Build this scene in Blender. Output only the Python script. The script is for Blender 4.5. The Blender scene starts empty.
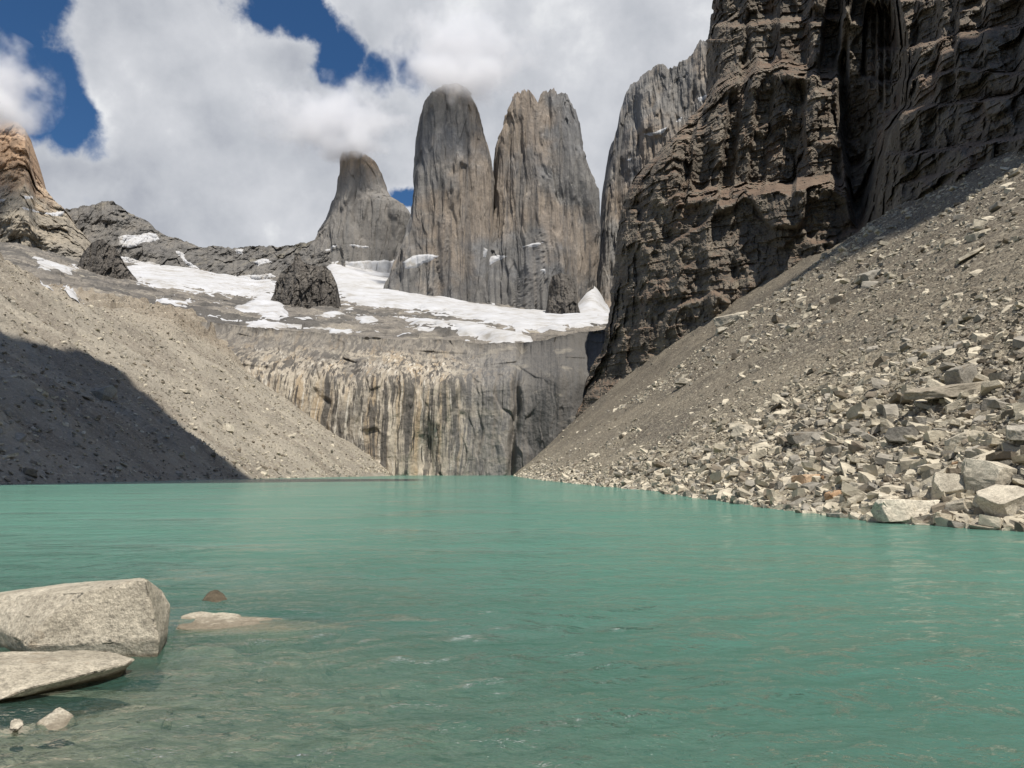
import bpy, bmesh, math, random
import numpy as np
from mathutils import Vector, Matrix

random.seed(7)
RNG = np.random.default_rng(11)
S = bpy.context.scene
COL = S.collection

# ------------------------------------------------------------------ camera
F_PX, CX, CY, CAM_H = 742.0, 512.0, 384.0, 2.0
PITCH = math.atan(89.0 / F_PX)
cam = bpy.data.cameras.new('camera')
cam.sensor_width = 36.0
cam.lens = 36.0 * F_PX / 1024.0
cam.clip_start, cam.clip_end = 0.1, 20000.0
camera = bpy.data.objects.new('camera', cam)
camera.location = (0, 0, CAM_H)
camera.rotation_euler = (math.pi / 2 + PITCH, 0, 0)
COL.objects.link(camera)
S.camera = camera

# ------------------------------------------------------------------ light
SUN_AZ, SUN_EL = math.radians(27), math.radians(61)      # azimuth measured from straight behind the camera, to the right
SUN = Vector((math.cos(SUN_EL) * math.sin(SUN_AZ), -math.cos(SUN_EL) * math.cos(SUN_AZ), math.sin(SUN_EL)))
sl = bpy.data.lights.new('sun', 'SUN')
sl.energy = 5.0
sl.angle = math.radians(0.53)
sl.color = (1.0, 0.945, 0.86)
so = bpy.data.objects.new('sun', sl)
so.rotation_euler = SUN.to_track_quat('Z', 'Y').to_euler()
so.location = (0, 0, 300)
COL.objects.link(so)

S.view_settings.view_transform = 'Standard'
S.view_settings.look = 'None'
S.view_settings.exposure = 0.25
S.view_settings.gamma = 1.0
S.view_settings.use_curve_mapping = False
S.cycles.use_denoising = True
S.cycles.max_bounces = 10
S.cycles.diffuse_bounces = 3
S.cycles.glossy_bounces = 3
S.cycles.transparent_max_bounces = 12
S.cycles.volume_bounces = 8
S.cycles.sample_clamp_indirect = 5.0
S.cycles.sample_clamp_direct = 1.6


def ray(px, py):
    X, Y = (np.asarray(px, float) - CX) / F_PX, (CY - np.asarray(py, float)) / F_PX
    c, s = math.cos(PITCH), math.sin(PITCH)
    return X, c - Y * s, s + Y * c


def at(px, py, D):
    """world point on the line of sight through a pixel of the photograph, at distance D along +Y"""
    X, Y, Z = ray(px, py)
    t = D / Y
    return np.stack(np.broadcast_arrays(X * t, D + 0 * t, CAM_H + Z * t), -1)


def project(P):
    x, y, z = P[..., 0], P[..., 1], P[..., 2] - CAM_H
    c, s = math.cos(PITCH), math.sin(PITCH)
    d = y * c + z * s
    v = -y * s + z * c
    return CX + F_PX * x / d, CY - F_PX * v / d


# ------------------------------------------------------------------ node helpers
class NT:
    def __init__(self, tree):
        self.t = tree
        self.n = tree.nodes
        self.l = tree.links

    def new(self, typ, **kw):
        n = self.n.new(typ)
        for k, v in kw.items():
            setattr(n, k, v)
        return n

    def set(self, node, sock, v):
        s = node.inputs[sock]
        if hasattr(v, 'links') or isinstance(v, bpy.types.NodeSocket):
            self.l.new(v, s)
        else:
            s.default_value = v

    def math(self, op, a, b=0.0, c=None, clamp=False):
        n = self.new('ShaderNodeMath', operation=op, use_clamp=clamp)
        self.set(n, 0, a)
        self.set(n, 1, b)
        if c is not None:
            self.set(n, 2, c)
        return n.outputs[0]

    def vmath(self, op, a, b=None):
        n = self.new('ShaderNodeVectorMath', operation=op)
        self.set(n, 0, a)
        if b is not None:
            if op == 'SCALE':
                self.set(n, 'Scale', b)
            else:
                self.set(n, 1, b)
        return n.outputs['Value'] if op in ('LENGTH', 'DOT_PRODUCT', 'DISTANCE') else n.outputs[0]

    def noise(self, vec, scale, detail=4.0, rough=0.55, out=0, distort=0.0):
        n = self.new('ShaderNodeTexNoise')
        self.set(n, 'Vector', vec)
        n.inputs['Scale'].default_value = scale
        n.inputs['Detail'].default_value = detail
        n.inputs['Roughness'].default_value = rough
        n.inputs['Distortion'].default_value = distort
        return n.outputs[out]

    def voronoi(self, vec, scale, out='Distance', feature='F1'):
        n = self.new('ShaderNodeTexVoronoi', feature=feature)
        self.set(n, 'Vector', vec)
        n.inputs['Scale'].default_value = scale
        return n.outputs[out]

    def scalev(self, vec, s):
        n = self.new('ShaderNodeMapping')
        self.set(n, 'Vector', vec)
        n.inputs['Scale'].default_value = s
        return n.outputs[0]

    def ramp(self, fac, stops, interp='LINEAR'):
        n = self.new('ShaderNodeValToRGB')
        n.color_ramp.interpolation = interp
        els = n.color_ramp.elements
        while len(els) < len(stops):
            els.new(0.5)
        for e, (p, c) in zip(els, stops):
            e.position = p
            e.color = (c, c, c, 1) if isinstance(c, (int, float)) else (*c, 1)
        self.set(n, 0, fac)
        return n.outputs[0]

    def mix(self, fac, a, b, mode='MIX'):
        n = self.new('ShaderNodeMix', data_type='RGBA', blend_type=mode)
        for k, v in ((0, fac), (6, a), (7, b)):
            if isinstance(v, tuple) and len(v) == 3:
                v = (*v, 1)
            self.set(n, k, v)
        return n.outputs[2]

    def step(self, x, lo, hi):
        n = self.new('ShaderNodeMapRange', interpolation_type='SMOOTHSTEP')
        self.set(n, 0, x)
        for i, v in ((1, lo), (2, hi), (3, 0.0), (4, 1.0)):
            self.set(n, i, v)
        return n.outputs[0]

    def sep(self, vec):
        n = self.new('ShaderNodeSeparateXYZ')
        self.set(n, 0, vec)
        return n.outputs

    def bump(self, h, dist, strength=1.0, normal=None):
        n = self.new('ShaderNodeBump')
        n.inputs['Strength'].default_value = strength
        n.inputs['Distance'].default_value = dist
        self.set(n, 'Height', h)
        if normal is not None:
            self.set(n, 'Normal', normal)
        return n.outputs[0]


def new_mat(name):
    m = bpy.data.materials.new(name)
    m.use_nodes = True
    t = NT(m.node_tree)
    b = m.node_tree.nodes['Principled BSDF']
    b.inputs['Roughness'].default_value = 0.9
    b.inputs['Specular IOR Level'].default_value = 0.25
    return m, t, b


# ------------------------------------------------------------------ sky: clear-air sky with a broken cloud layer
def dirv(px, py):
    X, Y, Z = ray(px, py)
    v = Vector((float(X), float(Y), float(Z)))
    return tuple(v.normalized())


W = bpy.data.worlds.new('World')
S.world = W
W.use_nodes = True
w = NT(W.node_tree)
w.n.clear()
out = w.new('ShaderNodeOutputWorld')
sky = w.new('ShaderNodeTexSky', sky_type='NISHITA')
sky.sun_disc = False
sky.sun_elevation = SUN_EL
sky.sun_rotation = math.atan2(SUN.x, SUN.y)
sky.altitude = 900
sky.air_density = 1.0
sky.dust_density = 0.3
sky.ozone_density = 6.0
d = w.vmath('NORMALIZE', w.new('ShaderNodeTexCoord').outputs['Generated'])
warp = w.vmath('SUBTRACT', w.noise(d, 7.0, 6, 0.6, out=1), (0.5, 0.5, 0.5))
dw = w.vmath('ADD', d, w.vmath('SCALE', warp, 0.11))
gaps = None
for px, py, r0, r1, a in ((22, 78, .010, .085, 1.0), (58, 108, .0, .06, .9), (85, 128, .0, .045, .5), (10, 10, .02, .09, .8),
                          (268, 0, .0, .07, 1.0), (296, 16, .0, .06, 1.0), (318, 32, .0, .05, .95), (340, 60, .0, .06, .75), (372, 72, .0, .055, .55), (400, 62, .0, .065, .5),
                          (398, 186, .0, .035, 1.0), (90, 185, .0, .06, .25), (420, 30, .0, .05, .2)):
    a = min(1.0, a * 1.2)
    dist = w.vmath('DISTANCE', dw, dirv(px, py))
    g = w.math('MULTIPLY', w.math('SUBTRACT', 1.0, w.step(dist, r0, r1)), a)
    gaps = g if gaps is None else w.math('MAXIMUM', gaps, g)
# away from the view the cloud is broken by its own noise
broad = w.noise(w.scalev(d, (1, 1, 1.6)), 2.2, 5, 0.55)
front = w.step(w.vmath('DOT_PRODUCT', d, dirv(470, 120)), 0.72, 0.86)
cover = w.math('MAXIMUM', front, w.step(broad, 0.50, 0.66))
fine = w.noise(d, 16.0, 8, 0.62)
veil = w.math('ADD', gaps, w.math('MULTIPLY', w.math('SUBTRACT', fine, 0.5), 0.7))
cover = w.math('MULTIPLY', cover, w.math('SUBTRACT', 1.0, w.step(veil, 0.25, 0.62)))
# the cloud's own thick and thin parts
lump = w.noise(w.vmath('ADD', d, w.vmath('SCALE', warp, 0.05)), 5.5, 7, 0.52)
lump2 = w.noise(w.vmath('ADD', d, (3.1, 1.7, 0.4)), 13.0, 7, 0.58)
tone = w.math('ADD', w.math('MULTIPLY', lump, 0.65), w.math('MULTIPLY', lump2, 0.35))
# sunlit edge along the gaps
tone = w.math('ADD', tone, w.math('MULTIPLY', w.step(gaps, 0.0, 0.5), 0.10))
ccol = w.ramp(tone, [(0.34, (0.34, 0.36, 0.41)), (0.45, (0.46, 0.48, 0.52)), (0.56, (0.57, 0.585, 0.62)), (0.68, (0.81, 0.82, 0.83))])
bg_s = w.new('ShaderNodeBackground')
hsv = w.new('ShaderNodeHueSaturation')
hsv.inputs['Saturation'].default_value = 1.15
w.l.new(sky.outputs[0], hsv.inputs['Color'])
w.l.new(hsv.outputs[0], bg_s.inputs[0])
bg_s.inputs[1].default_value = 0.07
bg_c = w.new('ShaderNodeBackground')
w.l.new(ccol, bg_c.inputs[0])
bg_c.inputs[1].default_value = 0.95
mx = w.new('ShaderNodeMixShader')
w.l.new(cover, mx.inputs[0])
w.l.new(bg_s.outputs[0], mx.inputs[1])
w.l.new(bg_c.outputs[0], mx.inputs[2])
w.l.new(mx.outputs[0], out.inputs[0])

# ------------------------------------------------------------------ numpy noise
_p = np.random.default_rng(3).permutation(256)
_perm = np.concatenate([_p, _p, _p]).astype(np.int32)
_g = np.random.default_rng(4).normal(size=(256, 3))
_g /= np.linalg.norm(_g, axis=1, keepdims=True)


def perlin(P):
    P = np.asarray(P, float)
    i = np.floor(P).astype(np.int64)
    f = P - i
    i &= 255
    u = f * f * f * (f * (f * 6 - 15) + 10)
    r = 0
    for dx in (0, 1):
        for dy in (0, 1):
            for dz in (0, 1):
                h = _perm[_perm[_perm[(i[..., 0] + dx) & 255] + ((i[..., 1] + dy) & 255)] + ((i[..., 2] + dz) & 255)]
                g = _g[h]
                dot = g[..., 0] * (f[..., 0] - dx) + g[..., 1] * (f[..., 1] - dy) + g[..., 2] * (f[..., 2] - dz)
                wx = u[..., 0] if dx else 1 - u[..., 0]
                wy = u[..., 1] if dy else 1 - u[..., 1]
                wz = u[..., 2] if dz else 1 - u[..., 2]
                r = r + dot * wx * wy * wz
    return r * 1.5


def fbm(P, oct=4, gain=0.5, ridged=False):
    a, s, r = 1.0, 0.0, 0.0
    P = np.asarray(P, float)
    for k in range(oct):
        n = perlin(P * (2.03 ** k) + 17.3 * k)
        if ridged:
            n = 1 - 2 * np.abs(n)
        r = r + a * n
        s += a
        a *= gain
    return r / s


def cells(P, seed=0):
    """3-D cellular noise: (random value of the nearest cell, distance to the cell border)"""
    P = np.asarray(P, float)
    i = np.floor(P).astype(np.int64)
    d1 = np.full(P.shape[:-1], 9.0)
    d2 = d1.copy()
    v1 = np.zeros(P.shape[:-1])
    for dx in (-1, 0, 1):
        for dy in (-1, 0, 1):
            for dz in (-1, 0, 1):
                c = i + (dx, dy, dz)
                h = _perm[_perm[_perm[(c[..., 0] + seed) & 255] + (c[..., 1] & 255)] + (c[..., 2] & 255)]
                q = c + 0.5 + 0.45 * _g[h]
                dd = np.linalg.norm(q - P, axis=-1)
                near = dd < d1
                d2 = np.where(near, d1, np.minimum(d2, dd))
                v1 = np.where(near, _perm[h + 31] / 255.0, v1)
                d1 = np.where(near, dd, d1)
    return v1, d2 - d1


def facets(P, seed=0, tilt=1.0, hard=26.0):
    """broken faces: every cell of the noise is a flat plane with its own set-back and its own tilt"""
    P = np.asarray(P, float)
    i = np.floor(P).astype(np.int64)
    ws = np.full(P.shape[:-1], 1e-12)
    v1 = np.zeros(P.shape[:-1])
    for dx in (-1, 0, 1):
        for dy in (-1, 0, 1):
            for dz in (-1, 0, 1):
                c = i + (dx, dy, dz)
                h = _perm[_perm[_perm[(c[..., 0] + seed) & 255] + (c[..., 1] & 255)] + (c[..., 2] & 255)]
                r = P - (c + 0.5 + 0.45 * _g[h])
                wt = np.exp(-hard * (r * r).sum(-1))
                v1 += wt * (_perm[h + 31] / 255.0 - .5 + tilt * (r * _g[(h + 57) & 255]).sum(-1))
                ws += wt
    return v1 / ws


def sstep(x, a, b):
    t = np.clip((x - a) / (b - a), 0, 1)
    return t * t * (3 - 2 * t)


def ip(x, pts):
    a = np.array(pts, float)
    return np.interp(x, a[:, 0], a[:, 1])


# ------------------------------------------------------------------ mesh helpers
def mesh_np(name, V, Fq, mat, smooth=False, parent=None):
    me = bpy.data.meshes.new(name)
    V = np.ascontiguousarray(V.reshape(-1, 3), dtype=np.float32)
    Fq = np.ascontiguousarray(Fq, dtype=np.int32)
    k = Fq.shape[1]
    me.vertices.add(len(V))
    me.vertices.foreach_set('co', V.ravel())
    me.loops.add(Fq.size)
    me.loops.foreach_set('vertex_index', Fq.ravel())
    me.polygons.add(len(Fq))
    me.polygons.foreach_set('loop_start', np.arange(0, Fq.size, k, dtype=np.int32))
    me.polygons.foreach_set('use_smooth', np.full(len(Fq), smooth))
    me.update(calc_edges=True)
    if mat:
        me.materials.append(mat)
    o = bpy.data.objects.new(name, me)
    COL.objects.link(o)
    if parent:
        o.parent = parent
    return o


def grid_faces(n, m, wrap=False, flip=False):
    i = np.arange(n - 1)[:, None]
    j = np.arange(m if wrap else m - 1)[None, :]
    j2 = (j + 1) % m
    a, b, c, e = i * m + j, i * m + j2, (i + 1) * m + j2, (i + 1) * m + j
    q = [a, e, c, b] if flip else [a, b, c, e]
    return np.stack([x + 0 * (i + j) for x in q], -1).reshape(-1, 4)


def tag(o, label=None, cat=None, group=None, kind=None):
    for k, v in (('label', label), ('category', cat), ('group', group), ('kind', kind)):
        if v:
            o[k] = v
    return o


def rebase(o):
    """moves a thing's origin to the middle of its base, leaving the shape where it stands"""
    n = len(o.data.vertices)
    c = np.empty(n * 3, np.float32)
    o.data.vertices.foreach_get('co', c)
    c = c.reshape(-1, 3)
    b = np.array([(c[:, 0].min() + c[:, 0].max()) / 2, (c[:, 1].min() + c[:, 1].max()) / 2, c[:, 2].min()], np.float32)
    o.data.vertices.foreach_set('co', (c - b).ravel())
    o.location = b.tolist()
    return o


# ------------------------------------------------------------------ materials
def pos(t):
    return t.new('ShaderNodeNewGeometry').outputs['Position']


def rock_mat(name, ramp, feat=20.0, streak=None, strata=None, tint=None, grain=1.0, bump=0.5, cracks=0.0, big=None):
    """ramp: dark to light rock colours; feat: size in metres of the colour patches; streak/strata: (colour, amount, width)"""
    m, t, b = new_mat(name)
    p = pos(t)
    n1 = t.noise(p, 1.0 / feat, 6, 0.6)
    n2 = t.noise(p, 7.0 / feat, 5, 0.65)
    f = t.math('ADD', t.math('MULTIPLY', n1, 0.6), t.math('MULTIPLY', n2, 0.4))
    k = len(ramp)
    col = t.ramp(f, [(0.34 + 0.32 * i / (k - 1), c) for i, c in enumerate(ramp)])
    if big:
        for (c, a, sc, lo, hi) in big:
            g = t.step(t.noise(t.vmath('ADD', p, (31.0, 7.0, 91.0)), 1.0 / sc, 5, 0.6), lo, hi)
            col = t.mix(t.math('MULTIPLY', g, a), col, c)
    if streak:
        for (c, a, wdt, lo, hi) in streak:
            wv = t.vmath('ADD', p, t.vmath('SCALE', t.noise(p, 0.03, 2, 0.5, out=1), 8.0))
            sv = t.scalev(wv, (1.0 / wdt, 0.35 / wdt, 0.045 / wdt))
            s1 = t.noise(sv, 1.0, 5, 0.62)
            col = t.mix(t.math('MULTIPLY', t.step(s1, lo, hi), a), col, c)
    if strata:
        c, a, wdt = strata
        s1 = t.noise(t.scalev(p, (0.06 / wdt, 0.06 / wdt, 1.0 / wdt)), 1.0, 5, 0.65)
        col = t.mix(t.math('MULTIPLY', t.step(s1, 0.5, 0.62), a), col, c)
    if tint:
        for fn in tint:
            col = fn(t, p, col)
    gr = t.noise(p, 2.2 / grain, 5, 0.75)
    col = t.mix(1.0, col, t.ramp(gr, [(0.3, 0.72), (0.7, 1.25)]), 'MULTIPLY')
    t.l.new(col, b.inputs['Base Color'])
    h = t.math('ADD', t.math('MULTIPLY', t.noise(t.scalev(p, (1, 1, 0.5)), 0.6 / grain, 8, 0.68), 1.0), 0.0)
    if cracks:
        v = t.voronoi(t.vmath('ADD', t.scalev(p, (1.0, 1.0, 0.22)), t.vmath('SCALE', t.noise(p, 0.4 / grain, 3, 0.5, out=1), 0.8 * grain)), 0.30 / grain, feature='DISTANCE_TO_EDGE')
        h = t.math('ADD', h, t.math('MULTIPLY', t.step(v, 0.0, 0.09), cracks))
    t.l.new(t.bump(h, bump), b.inputs['Normal'])
    return m


def patch_tint(color, sc, lo, hi, amt):
    """tongues of finer, darker debris lying on the slope"""
    def fn(t, p, col):
        return t.mix(t.math('MULTIPLY', t.step(t.noise(t.scalev(p, sc), 1.0, 5, .6), lo, hi), amt), col, color)
    return fn


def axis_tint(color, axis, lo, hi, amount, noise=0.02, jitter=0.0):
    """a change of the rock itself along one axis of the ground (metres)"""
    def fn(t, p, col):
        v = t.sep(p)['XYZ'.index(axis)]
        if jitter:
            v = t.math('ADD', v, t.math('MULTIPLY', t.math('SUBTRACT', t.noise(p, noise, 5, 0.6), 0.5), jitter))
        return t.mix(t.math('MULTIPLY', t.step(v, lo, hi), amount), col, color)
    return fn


def scree_mat(name, base, stones, feat=18.0, dark=None, gravel=(0.35, 0.12)):
    m, t, b = new_mat(name)
    p = pos(t)
    n1 = t.noise(p, 1.0 / feat, 6, 0.6)
    col = t.ramp(n1, [(0.36, base[0]), (0.5, base[1]), (0.64, base[2])])
    if dark:
        for fn in dark:
            col = fn(t, p, col)
    h = None
    for i, sz in enumerate((0.9, 0.35, 0.14)):
        vn = t.new('ShaderNodeTexVoronoi', feature='F1')
        t.set(vn, 'Vector', t.vmath('ADD', p, t.vmath('SCALE', t.noise(p, 2.0 / sz, 2, 0.5, out=1), sz * 0.5)))
        vn.inputs['Scale'].default_value = 1.0 / sz
        sepc = t.new('ShaderNodeSeparateColor')
        t.l.new(vn.outputs['Color'], sepc.inputs[0])
        col = t.mix(t.math('MULTIPLY', t.step(sepc.outputs[0], 0.55, 0.95), 0.55), col, t.ramp(sepc.outputs[1], [(0.0, stones[0]), (1.0, stones[1])]))
        hh = t.math('MULTIPLY', t.math('SUBTRACT', sepc.outputs[2], vn.outputs['Distance']), sz)
        h = hh if h is None else t.math('ADD', h, hh)
    gr = t.noise(p, 9.0, 4, 0.8)
    col = t.mix(1.0, col, t.ramp(gr, [(0.3, 0.7), (0.7, 1.3)]), 'MULTIPLY')
    t.l.new(col, b.inputs['Base Color'])
    t.l.new(t.bump(h, gravel[0]), b.inputs['Normal'])
    return m


def debris_tint(color):
    """rubble that lies where the rock is flat enough to hold it"""
    def fn(t, p, col):
        nz = t.sep(t.new('ShaderNodeNewGeometry').outputs['True Normal'])[2]
        nz = t.math('ADD', nz, t.math('MULTIPLY', t.math('SUBTRACT', t.noise(p, .15, 4, .6), .5), .3))
        return t.mix(t.math('MULTIPLY', t.step(nz, .62, .8), .6), col, color)
    return fn


M_TOWER = rock_mat('granite tower rock', [(.125, .12, .113), (.185, .176, .163), (.25, .233, .21)], feat=90, grain=5, bump=3.0, cracks=0.0,
                   streak=[((.07, .07, .072), .7, 9, .54, .66), ((.40, .35, .29), .5, 14, .55, .70), ((.10, .097, .095), .5, 28, .52, .62)],
                   big=[((.18, .18, .182), .6, 160, .48, .60), ((.30, .235, .172), .62, 260, .46, .60)])
M_TOWER_WARM = rock_mat('ochre granite rock', [(.15, .125, .10), (.245, .19, .135), (.34, .25, .165)], feat=90, grain=5, bump=3.0,
                        streak=[((.06, .055, .05), .7, 16, .52, .66), ((.32, .22, .13), .5, 22, .52, .68)],
                        tint=[axis_tint((.19, .185, .175), 'Z', 950, 800, .85, .008, 160)])
M_PEAK = rock_mat('ochre peak rock', [(.19, .17, .14), (.29, .255, .20), (.40, .335, .25)], feat=80, grain=4, bump=3.0,
                  streak=[((.07, .062, .055), .6, 12, .52, .68)],
                  tint=[axis_tint((.46, .275, .155), 'Z', 640, 760, .55, .01, 180), axis_tint((.19, .185, .175), 'Z', 560, 440, .5, .01, 120)])
M_RIDGE = rock_mat('grey ridge rock', [(.095, .09, .085), (.15, .142, .13), (.22, .20, .17)], feat=70, grain=4, bump=3.0,
                   streak=[((.04, .04, .04), .6, 14, .5, .65)], big=[((.24, .215, .16), .7, 130, .55, .66)])
M_OUTCROP = rock_mat('dark outcrop rock', [(.075, .067, .058), (.125, .112, .097), (.19, .17, .145)], feat=30, grain=2.5, bump=2.0,
                     streak=[((.03, .028, .027), .6, 9, .5, .65)])
M_BENCH = rock_mat('ice-worn bench rock', [(.12, .11, .097), (.20, .18, .155), (.32, .285, .235)], feat=45, grain=2.5, bump=2.0,
                   strata=((.075, .07, .065), .6, 5), big=[((.095, .09, .083), .8, 110, .48, .56), ((.38, .34, .27), .6, 60, .58, .68)])
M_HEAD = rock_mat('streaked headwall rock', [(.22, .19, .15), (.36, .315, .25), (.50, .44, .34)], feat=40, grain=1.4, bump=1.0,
                  streak=[((.33, .24, .14), .6, 9.0, .50, .62), ((.60, .56, .48), .7, 3.0, .55, .66), ((.060, .054, .048), .92, 2.4, .52, .59), ((.085, .078, .07), .9, 6.5, .52, .60)],
                  big=[((.17, .155, .135), .75, 40, .50, .60)],
                  tint=[axis_tint((.15, .147, .142), 'X', -70, -15, .75, .05, 60), axis_tint((.155, .142, .125), 'Z', 96, 124, .7, .06, 30), axis_tint((.085, .081, .076), 'X', 0, 18, .72, .05, 16), patch_tint((.34, .305, .245), (.03, .03, .07), .56, .64, .35), patch_tint((.075, .07, .064), (.05, .05, .10), .57, .64, .45)])  # second X tint paints the shade on the block right of the cleft
M_CRAG = rock_mat('dark layered crag rock', [(.072, .061, .048), (.135, .115, .09), (.235, .203, .16)], feat=22, grain=1.1, bump=1.0, cracks=.0,
                  strata=((.045, .036, .028), .5, 3.0), big=[((.14, .085, .055), .45, 40, .55, .66), ((.25, .215, .16), .6, 26, .57, .68)], tint=[debris_tint((.16, .105, .072))])
M_SCREE_R = scree_mat('brown scree', [(.078, .063, .047), (.125, .103, .076), (.195, .165, .120)], [(.10, .085, .068), (.46, .41, .31)], 26,
                     dark=[axis_tint((.27, .235, .175), 'Z', 40, 4, .55, .03, 30), patch_tint((.085, .072, .058), (.045, .02, .045), .52, .62, .75)])
M_SCREE_L = scree_mat('pale scree', [(.24, .213, .172), (.33, .295, .238), (.41, .365, .29)], [(.20, .18, .15), (.48, .43, .34)], 30,
                     dark=[patch_tint((.17, .14, .11), (.012, .05, .012), .50, .62, .65), axis_tint((.26, .19, .125), 'Z', 70, 120, .45, .02, 60)])


def snow_mat():
    m, t, b = new_mat('old snow')
    p = pos(t)
    n = t.noise(p, 0.02, 6, 0.6)
    n2 = t.noise(t.scalev(p, (.5, 1.6, 1)), 0.12, 6, 0.65)
    col = t.ramp(t.math('ADD', t.math('MULTIPLY', n, .5), t.math('MULTIPLY', n2, .5)), [(.38, (.30, .28, .25)), (.47, (.42, .415, .41)), (.6, (.49, .495, .51))])
    t.l.new(col, b.inputs['Base Color'])
    b.inputs['Roughness'].default_value = 0.7
    t.l.new(t.bump(n2, .7), b.inputs['Normal'])
    return m


M_SNOW = snow_mat()


def boulder_mat(name, ramp, wet=True):
    m, t, b = new_mat(name)
    oc = t.new('ShaderNodeTexCoord').outputs['Object']
    rnd = t.new('ShaderNodeObjectInfo').outputs['Random']
    off = t.vmath('ADD', oc, t.vmath('SCALE', (37.0, 11.0, 23.0), rnd))
    n = t.noise(off, 1.3, 6, 0.65)
    col = t.ramp(t.math('ADD', t.math('MULTIPLY', n, .75), t.math('MULTIPLY', rnd, .25)), [(.35, ramp[0]), (.5, ramp[1]), (.66, ramp[2])])
    speck = t.noise(off, 34.0, 3, 0.8)
    col = t.mix(1.0, col, t.ramp(speck, [(.34, .66), (.5, 1.0), (.66, 1.25)]), 'MULTIPLY')
    band = t.noise(t.scalev(off, (1, 1, 2.5)), 11.0, 4, 0.7)
    col = t.mix(1.0, col, t.ramp(band, [(.36, .72), (.5, 1.0), (.64, 1.18)]), 'MULTIPLY')
    stain = t.step(t.noise(off, 2.6, 5, .6), .58, .72)
    col = t.mix(t.math('MULTIPLY', stain, .5), col, (.17, .12, .07))
    if wet:
        z = t.sep(pos(t))[2]
        wz = t.math('ADD', z, t.math('MULTIPLY', t.math('SUBTRACT', t.noise(off, 6.0, 3, .6), .5), .10))
        wetf = t.math('SUBTRACT', 1.0, t.step(wz, .03, .09))
        col = t.mix(t.math('MULTIPLY', wetf, .75), col, (.13, .105, .07))
    t.l.new(col, b.inputs['Base Color'])
    h = t.math('ADD', t.math('MULTIPLY', t.noise(off, 5.0, 7, .68), .5), t.math('MULTIPLY', speck, .06))
    t.l.new(t.bump(h, .12), b.inputs['Normal'])
    b.inputs['Roughness'].default_value = .85
    return m


M_BOULDER = boulder_mat('pale granite boulder', [(.27, .235, .18), (.42, .375, .295), (.54, .49, .39)])
M_BOULDER_GREY = boulder_mat('grey granite boulder', [(.16, .148, .125), (.26, .24, .20), (.36, .33, .27)])
M_BOULDER_ORANGE = boulder_mat('rusty boulder', [(.26, .16, .09), (.38, .25, .15), (.46, .36, .25)])
M_DARK = boulder_mat('dark wet boulder', [(.06, .047, .03), (.10, .08, .052), (.16, .13, .09)])
M_BIG = boulder_mat('speckled granite', [(.32, .285, .22), (.44, .395, .31), (.54, .49, .39)])

# ------------------------------------------------------------------ ground functions (metres)
def shore_r(y):
    return ip(y, [(-60, 20), (10, 18.5), (26, 17.6), (30, 15.8), (40, 15.4), (62, 15.4), (82, 16.2), (114, 13.8), (200, 9), (330, 5), (495, 2.5), (560, 1.5), (700, 0)]) \
        + 0.5 * perlin(np.stack([y * .11, 0 * y, 0 * y + 3.3], -1)) + .9 * perlin(np.stack([y * .03, 0 * y, 0 * y + 8.3], -1))


def _k(px, py, D_):
    X, Y, Z = ray(px, py)
    return (D_, (CAM_H + Z * D_ / Y + 2.2) / (X * D_ / Y - ip(D_, [(114, 13.8), (200, 9), (330, 5), (495, 2.5), (640, 0)])))


CRAG_FOOT = [(1140, 96, 175), (1024, 168, 226), (960, 184, 264), (900, 208, 322), (845, 238, 425), (760, 287, 470), (690, 332, 508), (640, 368, 538), (600, 398, 568)]
K_R = [(0, .66), (60, .67), (130, .68)] + [_k(*c) for c in CRAG_FOOT[1:]] + [(660, .9)]


def slope_r(y):
    return ip(y, K_R)


def z_right(x, y):
    e = x - shore_r(y)
    k = slope_r(y)
    z = np.where(e > 0, k * e - 2.2 * (1 - np.exp(-np.maximum(e, 0) / 7.0)), 0.5 * e)
    return z


def z_bench_at(x, y):
    """ice-worn bench and bowl above the headwall"""
    px = CX + F_PX * x / y
    cols = [-250, 0, 100, 170, 250, 330, 400, 480, 540, 610, 760]
    rows = [500, 618, 800, 1000, 1300, 1600, 1900, 2100, 2600]
    T = np.array([[310, 300, 276, 263, 250, 245, 242, 240, 238],
                  [308, 300, 277, 265, 252, 246, 243, 241, 239],
                  [318, 311, 300, 292, 283, 274, 264, 259, 255],
                  [326, 322, 312, 304, 293, 283, 273, 264, 258],
                  [338, 331, 322, 314, 304, 294, 283, 274, 266],
                  [345, 338, 327, 319, 307, 291, 272, 260, 250],
                  [352, 344, 332, 322, 310, 297, 285, 276, 266],
                  [358, 349, 336, 326, 316, 306, 297, 290, 282],
                  [358, 348, 337, 329, 322, 314, 306, 299, 290],
                  [345, 338, 333, 328, 322, 318, 312, 306, 298],
                  [340, 334, 330, 325, 320, 315, 310, 305, 300]], float)
    ci = np.clip(np.interp(px, cols, np.arange(len(cols))), 0, len(cols) - 1.001)
    ri = np.clip(np.interp(y, rows, np.arange(len(rows))), 0, len(rows) - 1.001)
    c0, r0 = ci.astype(int), ri.astype(int)
    cf, rf = ci - c0, ri - r0
    py = (T[c0, r0] * (1 - cf) + T[c0 + 1, r0] * cf) * (1 - rf) + (T[c0, r0 + 1] * (1 - cf) + T[c0 + 1, r0 + 1] * cf) * rf
    _, Y, Z = ray(px, py)
    return CAM_H + Z * y / Y + 62 * np.exp(-((px - 593) / 13.0) ** 2) * sstep(y, 1480, 1760)        # snow-filled couloir beside the towers


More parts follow.
